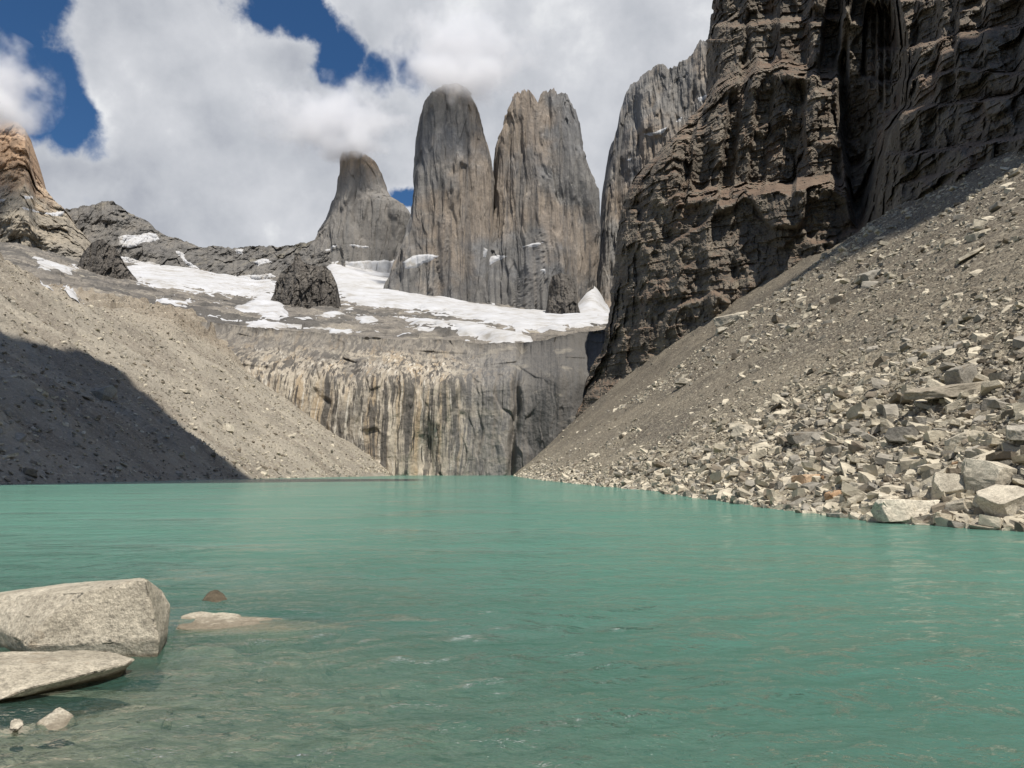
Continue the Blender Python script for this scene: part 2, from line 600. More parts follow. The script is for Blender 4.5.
def z_left(x, y):
    e = (-90 + 12 * np.clip((y - 300) / 300, 0, 1) - 17 * sstep(y, 470, 610)) - x + 3 * perlin(np.stack([y * .015, 0 * y, 0 * y + 1.7], -1))
    tal = np.where(e > 0, .65 * e + 7 * sstep(e, 60, 200), .5 * e)
    bench = z_bench_at(x, np.maximum(y, 380)) + np.maximum(0, 420 - y) * .12
    k = 10.0
    h = np.clip(.5 + .5 * (bench - tal) / k, 0, 1)
    return bench * (1 - h) + tal * h - k * h * (1 - h)


def z_bed(x, y):
    s = np.maximum(0, x + 3.2) * .15 + np.maximum(0, y - 4.8) * .075 + .004 * np.maximum(0, y - 4.8) ** 2
    z = -.05 - s + .22 * np.maximum(0, 4.2 - y)
    z = np.maximum(z, -.10 - .9 * np.maximum(0, np.hypot((x + 3.5) / 1.2, (y - 10.0) / .6) - .45))
    z = np.maximum(z, -9.0)
    return np.minimum(z, 1.2 + 0 * z)


# ------------------------------------------------------------------ lake bed and water
def polar_rows(y0, y1, n):
    return np.exp(np.linspace(math.log(y0), math.log(y1), n))


xs = np.concatenate([np.linspace(-400, -14, 50), np.linspace(-13.5, 13.5, 220), np.linspace(14, 400, 50)])
ys = np.concatenate([np.linspace(-400, -6, 40), np.linspace(-5.5, 22, 220), np.linspace(23, 700, 60)])
Xb, Yb = np.meshgrid(xs, ys)
Zb = z_bed(Xb, Yb)
near = np.exp(-np.maximum(0, np.hypot(Xb, Yb) - 8) / 12)
Zb = Zb + near * (.05 * fbm(np.stack([Xb * 1.6, Yb * 1.6, 0 * Xb], -1), 4) + .035 * (cells(np.stack([Xb * 3.2, Yb * 3.2, 0 * Xb + .5], -1))[0] - .5))
Zb = np.where(Yb < -6, Zb + np.minimum(-(Yb + 6) * .15, 40), Zb)
M_BED = scree_mat('lake bed gravel', [(.13, .115, .092), (.19, .17, .14), (.26, .235, .195)], [(.07, .06, .05), (.34, .31, .25)], 3.0, gravel=(.10, .1))
tag(mesh_np('lake_bed_land', np.stack([Xb, Yb, Zb], -1), grid_faces(*Xb.shape), M_BED, True), kind='structure')

n_r, n_c = 900, 620
r = np.concatenate([[-60, -20, -5, 0, 2], polar_rows(3.6, 690, n_r - 5)])
u = np.linspace(-1, 1, n_c)
R2, U2 = np.meshgrid(r, u, indexing='ij')
half = np.maximum(R2, 4) * .80 + 1.0
Xw, Yw = U2 * half, R2
Xw = np.clip(Xw, -250, 110)
dyr = np.gradient(r)[:, None] + 0 * Xw
dxr = np.abs(np.gradient(Xw, axis=1))
patch = .45 + 1.1 * sstep(fbm(np.stack([Xw * .05, Yw * .028, 0 * Xw + 4.4], -1), 4), -.3, .35)
Zw = np.zeros_like(Xw)
ca, sa = math.cos(.35), math.sin(.35)
xr, yr = Xw * ca + Yw * sa, -Xw * sa + Yw * ca          # waves run up the lake, a little across it
for wl, amp, st in ((3.4, .016, .5), (1.5, .018, .55), (.75, .016, .6), (.36, .0105, .7), (.17, .0042, .9)):
    P = np.stack([xr / wl * st, yr / wl, 0 * Xw + wl * 9], -1)
    nz = perlin(P) + .5 * (1 - 2 * np.abs(perlin(P + 5.7)))
    fade = np.clip(1.6 - 5.0 * np.maximum(dyr, .6 * dxr) / wl, 0, 1)
    Zw += amp * nz * fade
Zw *= patch * 1.6
depth = np.clip(-(z_bed(Xw, Yw)), 0, 9)
rough_far = np.clip(Yw / 160, 0, 1)


def water_mat():
    m, t, b = new_mat('turquoise glacier water')
    o = m.node_tree.nodes['Material Output']
    m.node_tree.nodes.remove(b)
    p = pos(t)
    dep = t.new('ShaderNodeAttribute', attribute_name='depth').outputs['Fac']
    # wavelets below the size of the mesh
    wv = t.vmath('ADD', p, t.vmath('SCALE', t.noise(p, .8, 2, .5, out=1), .35))
    b1 = t.noise(t.scalev(wv, (3.2, 4.6, 1)), 1.0, 4, .65)
    b2 = t.noise(t.scalev(wv, (.8, 1.2, 1)), 1.0, 4, .6)
    gust = t.ramp(t.noise(t.scalev(p, (.10, .22, 1)), 1.0, 4, .6), [(.36, .35), (.62, 1.5)])
    nrm = t.bump(t.math('MULTIPLY', gust, t.math('ADD', t.math('MULTIPLY', b1, .12), t.math('MULTIPLY', b2, .28))), 1.0)
    body = t.new('ShaderNodeBsdfDiffuse')
    tone = t.noise(t.scalev(p, (.03, .012, 1)), 1.0, 4, .55)
    t.l.new(t.ramp(tone, [(.35, (.072, .170, .129)), (.65, (.098, .220, .168))]), body.inputs[0])
    upn = t.new('ShaderNodeCombineXYZ')
    upn.inputs[2].default_value = 1.0
    soft = t.vmath('NORMALIZE', t.vmath('ADD', upn.outputs[0], t.vmath('SCALE', nrm, .55)))
    t.l.new(soft, body.inputs['Normal'])          # the glow of suspended silt follows the ripples only in part
    clear = t.new('ShaderNodeBsdfTransparent')
    clear.inputs[0].default_value = (.80, .86, .80, 1)
    turb = t.math('SUBTRACT', 1.0, t.math('POWER', 2.718, t.math('MULTIPLY', dep, -1.0)))
    turb = t.math('ADD', t.math('MULTIPLY', turb, .97), .03)
    mixb = t.new('ShaderNodeMixShader')
    t.l.new(turb, mixb.inputs[0])
    t.l.new(clear.outputs[0], mixb.inputs[1])
    t.l.new(body.outputs[0], mixb.inputs[2])
    gl = t.new('ShaderNodeBsdfGlossy')
    gl.inputs['Color'].default_value = (1, 1, 1, 1)
    gl.inputs['Roughness'].default_value = .06
    t.l.new(nrm, gl.inputs['Normal'])
    fr = t.new('ShaderNodeFresnel')
    fr.inputs['IOR'].default_value = 1.333
    t.l.new(nrm, fr.inputs['Normal'])
    frs = t.math('MULTIPLY', t.math('MINIMUM', fr.outputs[0], .75), 1.0)
    ms = t.new('ShaderNodeMixShader')
    t.l.new(frs, ms.inputs[0])
    t.l.new(mixb.outputs[0], ms.inputs[1])
    t.l.new(gl.outputs[0], ms.inputs[2])
    t.l.new(ms.outputs[0], o.inputs[0])
    return m


lake = mesh_np('lake_water', np.stack([Xw, Yw, Zw], -1), grid_faces(n_r, n_c), water_mat(), True)
la = lake.data.attributes.new('depth', 'FLOAT', 'POINT')
la.data.foreach_set('value', depth.astype(np.float32).ravel())
tag(lake, kind='structure')

# ------------------------------------------------------------------ snow collects on surfaces already built
SNOW_V, SNOW_F, SNOW_N = [], [], [0]


def poly_sd(px, py, poly):
    """signed distance (pixels, inside positive) to a polygon"""
    P = np.array(poly, float)
    d = np.full(px.shape, 1e9)
    ins = np.zeros(px.shape, bool)
    for (x0, y0), (x1, y1) in zip(P, np.roll(P, -1, 0)):
        ex, ey = x1 - x0, y1 - y0
        t = np.clip(((px - x0) * ex + (py - y0) * ey) / (ex * ex + ey * ey + 1e-9), 0, 1)
        d = np.minimum(d, np.hypot(px - x0 - t * ex, py - y0 - t * ey))
        c = ((y0 > py) != (y1 > py)) & (px < ex * (py - y0) / (ey + 1e-12) + x0)
        ins ^= c
    return np.where(ins, d, -d)


def snow_on(V, polys, nz_scale=.02, nz_amp=5.0, thick=2.0, front=None, aniso=(1, 1, 1), cap=None, smooth=0, octaves=5, soft=.5):
    if smooth:
        for _ in range(smooth):                                       # drifts lie smoother than the rock below
            V = np.concatenate([V[:1], (V[:-2] + 2 * V[1:-1] + V[2:]) / 4, V[-1:]], 0)
            V = np.concatenate([V[:, :1], (V[:, :-2] + 2 * V[:, 1:-1] + V[:, 2:]) / 4, V[:, -1:]], 1)
    px, py = project(V)
    sd = np.full(px.shape, -99.0)
    for p in polys:
        sd = np.maximum(sd, poly_sd(px, py, p))
    if cap is not None:
        sd = np.minimum(sd, cap)
    m = sd + nz_amp * fbm(V * np.array(aniso) * nz_scale, octaves, .6)
    if front is not None:
        m = np.where(front, m, -9)
    N = np.cross(np.gradient(V, axis=0), np.gradient(V, axis=1))
    N /= np.linalg.norm(N, axis=-1, keepdims=True) + 1e-9
    toward = np.sum(N * (np.array([0, 0, CAM_H]) - V), -1, keepdims=True)
    N = np.where(toward < 0, -N, N)
    Q = V + N * (np.clip(m * soft, -.4, 1) * thick)[..., None]
    n, k = px.shape
    Fq = grid_faces(n, k)
    keep = (m.ravel()[Fq] > -.6).any(1)
    Fq = Fq[keep]
    used, inv = np.unique(Fq, return_inverse=True)
    SNOW_V.append(Q.reshape(-1, 3)[used])
    SNOW_F.append(inv.reshape(-1, 4) + SNOW_N[0])
    SNOW_N[0] += len(used)


# ------------------------------------------------------------------ left scree slope
ys = np.concatenate([np.linspace(-60, 90, 40), np.linspace(95, 760, 420)])
ts = np.linspace(0, 1, 420) ** 1.25
Yl, Tl = np.meshgrid(ys, ts, indexing='ij')
Xl = -70 - 560 * Tl
Zl = z_left(Xl, Yl)
wgt = sstep(Zl, -1, 12)
P = np.stack([Xl, Yl, Zl], -1)
gul = fbm(np.stack([Yl * .03 + .25 * perlin(P * .01), Xl * .004, 0 * Xl], -1), 4, .55, True)     # runnels straight down the slope
Zl = Zl + wgt * (3.4 * gul + 6.0 * fbm(P * .012, 4) + 1.6 * fbm(P * .07, 4, .6) + .8 * (cells(P * .25)[0] - .5))
crest = sstep(Zl, 70, 125)
Zl = Zl + crest * (7 * fbm(P * .03, 4, .55, True) + 7.0 * facets(P * .045, 5) + 3.5 * facets(P * .12, 8))
Zl = np.where(Yl > 640, Zl - 2.0 * sstep(Yl, 640, 700), Zl)
VL = np.stack([Xl, Yl, Zl], -1)
tag(mesh_np('scree_hill_terrain', VL, grid_faces(*Xl.shape, flip=True), M_SCREE_L), kind='structure')
snow_on(VL[200:], [[(66, 285), (75, 292), (82, 308), (92, 318), (93, 331), (86, 331), (82, 318), (72, 303), (64, 291)],
                   [(38, 278), (46, 284), (58, 295), (52, 294), (42, 286)], [(27, 285), (31, 286), (30, 292), (26, 291)]], .15, 2.0, .8)

# ------------------------------------------------------------------ right scree slope
ys = np.concatenate([np.linspace(-70, 12, 24), polar_rows(14, 660, 640)])
ts = np.linspace(0, 1, 460)
Yr, Tr = np.meshgrid(ys, ts, indexing='ij')
reach = ip(Yr, [(0, 150), (60, 165), (200, 185), (660, 185)])
Xr = shore_r(Yr) - 6 + reach * (Tr ** 1.35)
Zr = z_right(Xr, Yr)
P = np.stack([Xr, Yr, Zr], -1)
wgt = sstep(Zr, -.3, 3)
gul = fbm(np.stack([Yr * .045 + .3 * perlin(P * .02), Xr * .006, 0 * Xr], -1), 4, .55, True)


def rough_r(x, y):
    """how blocky the debris is: coarse towards the near end, fine in the middle chute"""
    e = x - shore_r(y)
    n_ = perlin(np.stack([x * .03, y * .02, 0 * x + 2.2], -1))
    return np.clip((1 - sstep(y + 30 * n_, 50, 150)) * (1 - .85 * sstep(e + 14 * n_, 16, 62)) + .35 * sstep(n_, .15, .5) * (1 - sstep(y, 150, 300)), 0, 1)


Zr = Zr + wgt * (1.5 * gul + 2.0 * fbm(P * .02, 4) + 2.6 * sstep(Zr, 40, 90) * fbm(P * .05 + 4, 4, .6) + .5 * fbm(P * .15, 4, .6) + (.2 + .8 * rough_r(Xr, Yr)) * (.30 * (cells(P * .7)[0] - .5) + .16 * (cells(P * 1.9)[0] - .5)))
VR = np.stack([Xr, Yr, Zr], -1)
tag(mesh_np('right_scree_terrain', VR, grid_faces(*Xr.shape), M_SCREE_R), kind='structure')

_ysr, _base = ys.copy(), shore_r(ys) - 6
_reach = ip(ys, [(0, 150), (60, 165), (200, 185), (660, 185)])


def ground_r(x, y):
    """height of the built right-hand slope by looking up its grid"""
    x, y = np.atleast_1d(np.asarray(x, float)), np.atleast_1d(np.asarray(y, float))
    fi = np.clip(np.interp(y, _ysr, np.arange(len(_ysr))), 0, len(_ysr) - 1.001)
    i0 = fi.astype(int)
    r_ = fi - i0
    b = np.interp(y, _ysr, _base)
    rc = np.interp(y, _ysr, _reach)
    t = np.clip((x - b) / rc, 0, 1) ** (1 / 1.35)
    fj = np.clip(t * (len(ts) - 1), 0, len(ts) - 1.001)
    j0 = fj.astype(int)
    c_ = fj - j0
    return (Zr[i0, j0] * (1 - c_) + Zr[i0, j0 + 1] * c_) * (1 - r_) + (Zr[i0 + 1, j0] * (1 - c_) + Zr[i0 + 1, j0 + 1] * c_) * r_


_xsl = -70 - 560 * np.linspace(0, 1, 420) ** 1.25


def ground_l(x, y):
    x, y = np.atleast_1d(np.asarray(x, float)), np.atleast_1d(np.asarray(y, float))
    fi = np.clip(np.interp(y, Yl[:, 0], np.arange(Yl.shape[0])), 0, Yl.shape[0] - 1.001)
    fj = np.clip(np.interp(-x, -_xsl, np.arange(420)), 0, 418.99)
    return Zl[np.round(fi).astype(int), np.round(fj).astype(int)]


def drop(px, py, ground, y0=8.0, y1=640.0):
    """where the line of sight through a pixel meets the ground"""
    D = polar_rows(y0, y1, 4000)
    Pt = at(px, py, D)
    g = ground(Pt[:, 0], Pt[:, 1])
    hit = np.nonzero(Pt[:, 2] <= g)[0]
    if not len(hit):
        return None
    return Pt[hit[0]]


# ------------------------------------------------------------------ relief builder for cliffs and ridges
def relief(name, px0, px1, step, top, base, dist, lean, rows, mat, disp, thick=60.0, back=True, jag=0.0, edge=None):
    """a free-standing rock wall: front face from base to skyline, then down its back"""
    cols = np.arange(px0, px1 + step, step, dtype=float)
    v = np.linspace(0, 1, rows)
    Vv, C = np.meshgrid(v, cols, indexing='ij')
    tp = top(cols)
    if jag:
        q = cols[:, None] * np.array([[.11, 0, 0]]) + np.array([[0, 2.37, 5.71]])
        tp = tp - jag * (np.abs(perlin(q)) * 2.0 + np.abs(perlin(q * 2.7)) * 1.1 + np.abs(perlin(q * 6.1)) * .5 - .8)
    bs = base(cols)
    PY = bs[None] * (1 - Vv) + tp[None] * Vv
    Dv = dist(C, PY) + lean * Vv ** 1.5
    V = at(C, PY, Dv)
    dd = disp(V, C, PY, Vv)
    Dv = Dv + dd
    V = at(C, PY, Dv)
    if back:
        crest_ = V[-1]
        k = np.linspace(0, 1, 14)[1:, None, None]
        B = crest_[None] + np.array([0, thick, 0]) * (.15 * np.sqrt(k) + k)
        B[..., 2] -= (crest_[..., 2] - V[0, :, 2])[None] * k[..., 0] ** 1.3
        V = np.concatenate([V, B], 0)
    o = mesh_np(name, V, grid_faces(V.shape[0], V.shape[1]), mat)
    return o, V[:rows]


# headwall above the far end of the lake
def head_disp(V, C, PY, v):
    q = V * np.array([.030, .012, .005])
    d_ = 9 * fbm(q, 4, .5) + 1.6 * fbm(V * np.array([.09, .03, .018]) + 4, 4, .55, True)
    sl_ = V + 5 * fbm(V * .04, 3)[..., None]
    d_ += 3.0 * facets(sl_ * np.array([.040, .03, .013]), 3, .6) + 2.4 * facets(sl_ * np.array([.11, .06, .035]), 6, .9) + .8 * fbm(V * .22, 4, .6)
    d_ += 11 * np.exp(-((C - (517 + (PY - 400) * -.07 + 3.5 * perlin(np.stack([PY * .04, 0 * PY, 0 * PY + .4], -1)))) / 3.6) ** 2)                       # the deep cleft
    d_ += -14 * np.exp(-((C - 560) / 30) ** 2) + 10 * np.exp(-((PY - 452) / 22) ** 2 - ((C - 428) / 9) ** 2)
    rim_ = .60 + .10 * perlin(np.stack([C * .035, 0 * C, 0 * C + 6.2], -1))                 # the lip rounds off sooner in some places
    d_ += 64 * sstep(v, rim_, 1.0) ** 1.8 + 5 * sstep(v, .6, .9) * facets(V * np.array([.03, .02, .06]), 21, .9)
    return d_


head_top = [(120, 312), (170, 318), (250, 327), (330, 334), (400, 340), (455, 340), (480, 344), (505, 342), (522, 343), (545, 340), (575, 333), (600, 330), (660, 326)]
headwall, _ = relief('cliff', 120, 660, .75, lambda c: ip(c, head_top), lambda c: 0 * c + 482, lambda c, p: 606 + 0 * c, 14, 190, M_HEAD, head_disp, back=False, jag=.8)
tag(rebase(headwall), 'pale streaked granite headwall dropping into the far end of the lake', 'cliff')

# ------------------------------------------------------------------ bench and bowl terrain with snowfields
ys = polar_rows(692, 2700, 420)
cs = np.linspace(-260, 760, 680)
Yt, Ct = np.meshgrid(ys, cs, indexing='ij')
Xt = (Ct - CX) / F_PX * Yt
Zt = z_bench_at(Xt, Yt)
P = np.stack([Xt, Yt, Zt], -1)
ramp_in = sstep(Yt, 692, 790)
Zt = Zt + ramp_in * (9 * fbm(P * np.array([.008, .012, .01]), 4) + 9.0 * fbm(P * np.array([.02, .05, .02]) + 9, 4, .55, True) + 5.0 * (cells(P * np.array([.018, .04, .02]))[0] - .5)) + 2.0 * fbm(P * .09, 4, .6) + 2.4 * (cells(P * np.array([.05, .12, .05]))[0] - .5) - 7.0 * (1 - ramp_in)
VT = np.stack([Xt, Yt, Zt], -1)
tag(mesh_np('bench_terrain', VT, grid_faces(*Xt.shape), M_BENCH), kind='structure')
snow_on(VT, [[(316, 258), (350, 256), (398, 262), (405, 285), (455, 296), (500, 305), (560, 312), (576, 300), (588, 272), (601, 258), (612, 300), (612, 322), (575, 331), (520, 333), (470, 322), (420, 312), (350, 304), (336, 296), (330, 275)],
             [(150, 255), (175, 262), (215, 274), (270, 278), (282, 290), (275, 298), (230, 297), (175, 290), (140, 284), (120, 268)],
             [(262, 292), (282, 296), (290, 318), (330, 312), (352, 310), (340, 318), (300, 322), (272, 321), (238, 308)],
             [(252, 321), (290, 324), (285, 328), (250, 326)], [(160, 300), (190, 303), (186, 307), (160, 305)], [(35, 258), (60, 264), (85, 268), (70, 272), (40, 268)],
             [(355, 318), (372, 317), (380, 324), (360, 326)], [(395, 316), (430, 318), (450, 326), (420, 327)], [(330, 330), (352, 329), (350, 333), (330, 333)],
             [(445, 322), (475, 325), (530, 338), (500, 340), (460, 332)]],
        .011, 12.0, 5.0, aniso=(.6, 1.6, 1), smooth=7, octaves=4, soft=.2)
snow_on(VT, [[(150, 290), (250, 300), (340, 300), (460, 300), (600, 310), (606, 336), (520, 341), (420, 337), (330, 334), (240, 329), (170, 310)]], .022, 13.0, .9, aniso=(.35, 2.0, 1), cap=-4.0)

# ------------------------------------------------------------------ ridges, peak, right-hand granite wall
def ridge_disp(V, C, PY, v):
    return 60 * fbm(V * .006, 4) + 26 * fbm(V * np.array([.022, .01, .005]), 4, .55, True) + 20 * (cells(V * np.array([.018, .01, .012]))[0] - .5) + 8 * fbm(V * .05, 4, .6)


ridge_top = [(40, 212), (70, 209), (85, 206), (100, 203), (108, 201), (113, 201), (120, 206), (130, 214), (148, 221), (156, 230), (165, 235), (182, 240), (200, 248),
             (215, 246), (232, 248), (250, 246), (275, 247), (292, 245), (305, 243), (325, 238), (345, 236)]
ridge, VRd = relief('mountain_ridge', 40, 345, .6, lambda c: ip(c, ridge_top), lambda c: ip(c, [(40, 285), (120, 285), (180, 284), (300, 285), (345, 280)]),
                    lambda c, p: 1900 + 0 * c, 170, 150, M_RIDGE, ridge_disp, 160, jag=1.3)
tag(rebase(ridge), 'low jagged grey ridge under the clouds left of the smallest tower', 'mountain ridge')
snow_on(VRd, [[(118, 238), (135, 234), (156, 233), (160, 240), (140, 243), (128, 250), (118, 246)], [(175, 250), (182, 252), (188, 262), (205, 272), (200, 272), (184, 262)],
              [(236, 249), (243, 250), (242, 254), (236, 253)], [(252, 262), (262, 258), (272, 262), (258, 266)], [(120, 256), (150, 262), (185, 272), (230, 276), (270, 274), (285, 282), (285, 290), (118, 290)]], .03, 4.0, 4.0)

peak_top = [(-260, 60), (-120, 80), (-40, 95), (0, 118), (10, 120), (18, 122), (25, 130), (29, 142), (32, 158), (36, 175), (44, 188), (54, 200), (64, 209), (73, 223), (88, 240), (110, 262), (135, 285)]
peak, VPk = relief('mountain_peak', -260, 135, .6, lambda c: ip(c, peak_top), lambda c: 0 * c + 300, lambda c, p: 1550 + 0 * c, 260, 230, M_PEAK,
                   lambda V, C, PY, v: 70 * fbm(V * .006 + 3, 4) + 30 * fbm(V * np.array([.018, .012, .006]), 4, .55, True) + 16 * (cells(V * np.array([.02, .012, .012]))[0] - .5) + 7 * fbm(V * .06, 4, .6),
                   220, jag=1.2)
tag(rebase(peak), 'ochre topped peak with snow streaks at the edge left of the grey ridge', 'mountain peak')
snow_on(VPk, [[(20, 207), (30, 209), (45, 213), (58, 212), (66, 210), (60, 217), (50, 215), (35, 212)], [(72, 214), (78, 220), (92, 232), (97, 238), (88, 236), (78, 225)],
              [(-5, 198), (5, 199), (4, 203), (-5, 203)], [(24, 196), (33, 196), (33, 199), (25, 199)], [(30, 256), (45, 261), (72, 268), (60, 271), (40, 266)]], .05, 2.2, 2.5)

wall_top = [(575, 330), (583, 312), (588, 292), (594, 268), (598, 250), (600, 225), (602, 195), (606, 168), (611, 148), (617, 128), (621, 108), (627, 93), (634, 82), (641, 77), (648, 71), (655, 65),
            (663, 65), (672, 69), (684, 61), (692, 53), (700, 43), (712, 38), (780, 20)]
gwall, VGw = relief('rock_wall', 575, 780, .45, lambda c: ip(c, wall_top), lambda c: 0 * c + 335, lambda c, p: 1790 + (c - 585) * -1.3, 110, 300, M_TOWER,
                    lambda V, C, PY, v: 30 * fbm(V * np.array([.012, .01, .003]), 4) + 9 * fbm(V * np.array([.035, .02, .005]) + 2, 4, .6, True) + 20 * facets(V * np.array([.012, .01, .002]), 5) + 11 * facets(V * np.array([.035, .02, .005]), 8)
                    + 6 * facets(V * np.array([.09, .05, .012]), 12) + 3 * fbm(V * .06, 4, .6) + 26 * np.exp(-(C - ip(PY, [(38, 700), (65, 655), (93, 627), (128, 617), (195, 602), (250, 598), (330, 575)])) / 4.0),
                    160, jag=3.2)
tag(rebase(gwall), 'grey serrated granite wall behind the dark crag, right of the towers', 'rock wall')
snow_on(VGw, [[(642, 134), (656, 132), (668, 126), (664, 133), (650, 136)], [(675, 122), (682, 117), (680, 122)], [(697, 98), (708, 94), (709, 97), (700, 101)], [(626, 160), (633, 157), (630, 161)]], .06, 1.2, 2.0)


# ------------------------------------------------------------------ towers: rings of rock from base to summit
def tower(name, left, right, D, mat, rows=420, seg=360, depth=.8, base_py=320, disp=1.0, seed=0.0, flat=2.6, cap=None, fq=1.0, notch=()):
    top = min(p[1] for p in left + right)
    L = sorted([(y, x) for x, y in left])
    R = sorted([(y, x) for x, y in right])
    py = np.linspace(base_py, top, rows)
    xl, xr_ = ip(py, L), ip(py, R)
    zl = at(xl, py, D)
    zr_ = at(xr_, py, D)
    cx, z = (zl[:, 0] + zr_[:, 0]) / 2, zl[:, 2]
    hw = np.maximum((zr_[:, 0] - zl[:, 0]) / 2, .5)
    ph = np.linspace(0, 2 * math.pi, seg, endpoint=False)
    c, s = np.cos(ph), np.sin(ph)
    ex = 2.0 / flat
    bx, by = np.sign(c) * np.abs(c) ** ex, np.sign(s) * np.abs(s) ** ex
    dep = depth * (.35 * hw + .65 * hw.mean())
    V = np.stack([cx[:, None] + hw[:, None] * bx[None], D + dep[:, None] * by[None], z[:, None] + 0 * bx[None]], -1)
    out_ = np.stack([by * 0 + bx, by, 0 * bx], -1)
    out_ /= np.linalg.norm(out_, axis=1, keepdims=True)
    Q = V * fq + seed + 9.0 * fbm(V * np.array([.02, .02, .008]) + 31, 3)[..., None]
    h = 14 * fbm(Q * np.array([.011, .011, .0022]), 4) + 5 * fbm(Q * np.array([.034, .034, .0040]) + 7, 4, .6, True) + 15 * facets(Q * np.array([.012, .012, .0018]), 4, .9) \
        + 8 * facets(Q * np.array([.033, .033, .0042]), 14, 1.0) + 5 * facets(Q * np.array([.08, .08, .011]), 24, 1.0) + 2.5 * fbm(Q * np.array([.09, .09, .03]), 4, .6)
    w_ = np.minimum(1, hw / 45)[:, None]
    side = .35 + .65 * np.abs(by)[None]
    V = V + out_[None] * (h * disp * w_ * side)[..., None]
    if cap is not None:
        rim = sstep(np.linspace(0, 1, rows), .86, 1.0)[:, None]
        pxv, _ = project(V)
        V[..., 2] += rim * cap * (fbm(V * np.array([.045, .045, 0]) + 2, 3, .6, True) - .75)
        for np_, nw, nd in notch:
            V[..., 2] -= rim * nd * np.exp(-((pxv - np_) / nw) ** 2)
    Fq = grid_faces(rows, seg, True)
    Vf = V.reshape(-1, 3)
    tip = np.append(V[-1].mean(0)[:2], V[-1, :, 2].mean() + 6)
    Vf = np.concatenate([Vf, [tip]])
    i = np.arange(seg)
    lid = np.stack([(rows - 1) * seg + i, (rows - 1) * seg + (i + 1) % seg, np.full(seg, len(Vf) - 1), np.full(seg, len(Vf) - 1)], -1)
    o = mesh_np(name, Vf, Fq, mat)
    me = o.data
    bm = bmesh.new()
    bm.from_mesh(me)
    bm.verts.ensure_lookup_table()
    for q in lid:
        bm.faces.new([bm.verts[k] for k in q[:3]])
    bm.normal_update()
    bm.to_mesh(me)
    bm.free()
    return o, V, (by < -.05)[None] & np.ones((rows, 1), bool)


def tower_tint(color, lo, hi, amt, axis='X'):
    return axis_tint(color, axis, lo, hi, amt, .01, 70)


T1L = [(343, 163), (342, 166), (342, 170), (341, 180), (338, 198), (334, 212), (329, 224), (321, 236), (312, 248), (298, 262), (280, 285)]
T1R = [(374, 163), (376, 166), (378, 171), (381, 176), (386, 192), (391, 202), (400, 206), (408, 211), (412, 220), (411, 235), (408, 250), (412, 285)]
t1, V1, f1 = tower('rock_tower', T1L, T1R, 2100, M_TOWER_WARM, base_py=290, rows=360, seg=440, seed=5, disp=.8, flat=2.2)
tag(rebase(t1), 'smallest of the granite towers, its ochre top touching the cloud', 'rock tower', 'granite towers above the snowfield')
snow_on(np.concatenate([V1, V1[:, :1]], 1), [[(322, 252), (332, 246), (338, 245), (330, 251), (323, 256)], [(345, 245), (356, 243), (368, 247), (360, 249)], [(310, 262), (395, 260), (395, 285), (310, 285)]], .03, 3.5, 3.0)

T2L = [(441, 97), (437, 101), (431, 107), (427, 108), (423, 122), (420, 145), (419, 170), (417, 198), (413, 222), (408, 240), (400, 258), (391, 280), (378, 305), (372, 320)]
T2R = [(468, 97), (472, 102), (475, 109), (479, 118), (485, 140), (490, 160), (493, 185), (493, 215), (492, 245), (490, 275), (488, 320)]
t2, V2, f2 = tower('rock_tower', T2L, T2R, 1690, M_TOWER, rows=620, seg=520, seed=11, flat=3.0, base_py=325)
tag(rebase(t2), 'tallest granite tower, in the middle, its rounded summit in cloud', 'rock tower', 'granite towers above the snowfield')
snow_on(np.concatenate([V2, V2[:, :1]], 1), [[(403, 262), (412, 256), (425, 254), (439, 256), (430, 261), (415, 267), (405, 270)], [(484, 248), (487, 250), (486, 258), (483, 257)]], .05, 2.5, 2.5)

T3L = [(516, 104), (513, 110), (509, 116), (506, 124), (499, 138), (495, 152), (493, 180), (492, 215), (489, 245), (478, 272), (466, 298), (455, 325)]
T3R = [(565, 104), (568, 110), (571, 116), (573, 120), (578, 138), (581, 155), (589, 178), (596, 196), (597, 215), (598, 240), (597, 262), (592, 285), (580, 325)]
t3, V3, f3 = tower('rock_tower', T3L, T3R, 1730, M_TOWER, rows=620, seg=520, seed=23, flat=3.0, base_py=330, cap=20, notch=((537, 5.5, 30), (519, 2.0, 9), (526, 1.6, 10), (549, 1.8, 9), (559, 2.2, 12)))
tag(rebase(t3), 'broad granite tower with a notched two-pronged summit clear of cloud', 'rock tower', 'granite towers above the snowfield')
snow_on(np.concatenate([V3, V3[:, :1]], 1), [[(459, 277), (470, 268), (482, 258), (498, 255), (508, 256), (495, 262), (480, 271), (468, 280), (458, 283)], [(522, 247), (532, 243), (544, 242), (536, 247)],
              [(540, 270), (545, 268), (546, 274)]], .05, 2.0, 2.5)

# dark outcrops standing in the snow
def outcrop_disp(mid, half_, bulge, k):
    def fn(V, C, PY, v):
        q_ = V * k
        return bulge * np.abs((C - mid) / half_) ** 2.2 + 16 * fbm(q_ * np.array([.02, .02, .006]), 4) + 9 * fbm(q_ * np.array([.06, .03, .012]) + 3, 4, .55, True) \
            + 9 * (cells(q_ * np.array([.06, .04, .025]))[0] - .5) + 5 * (cells(q_ * np.array([.15, .1, .07]))[0] - .5) + 3 * fbm(q_ * .15, 4, .6)
    return fn


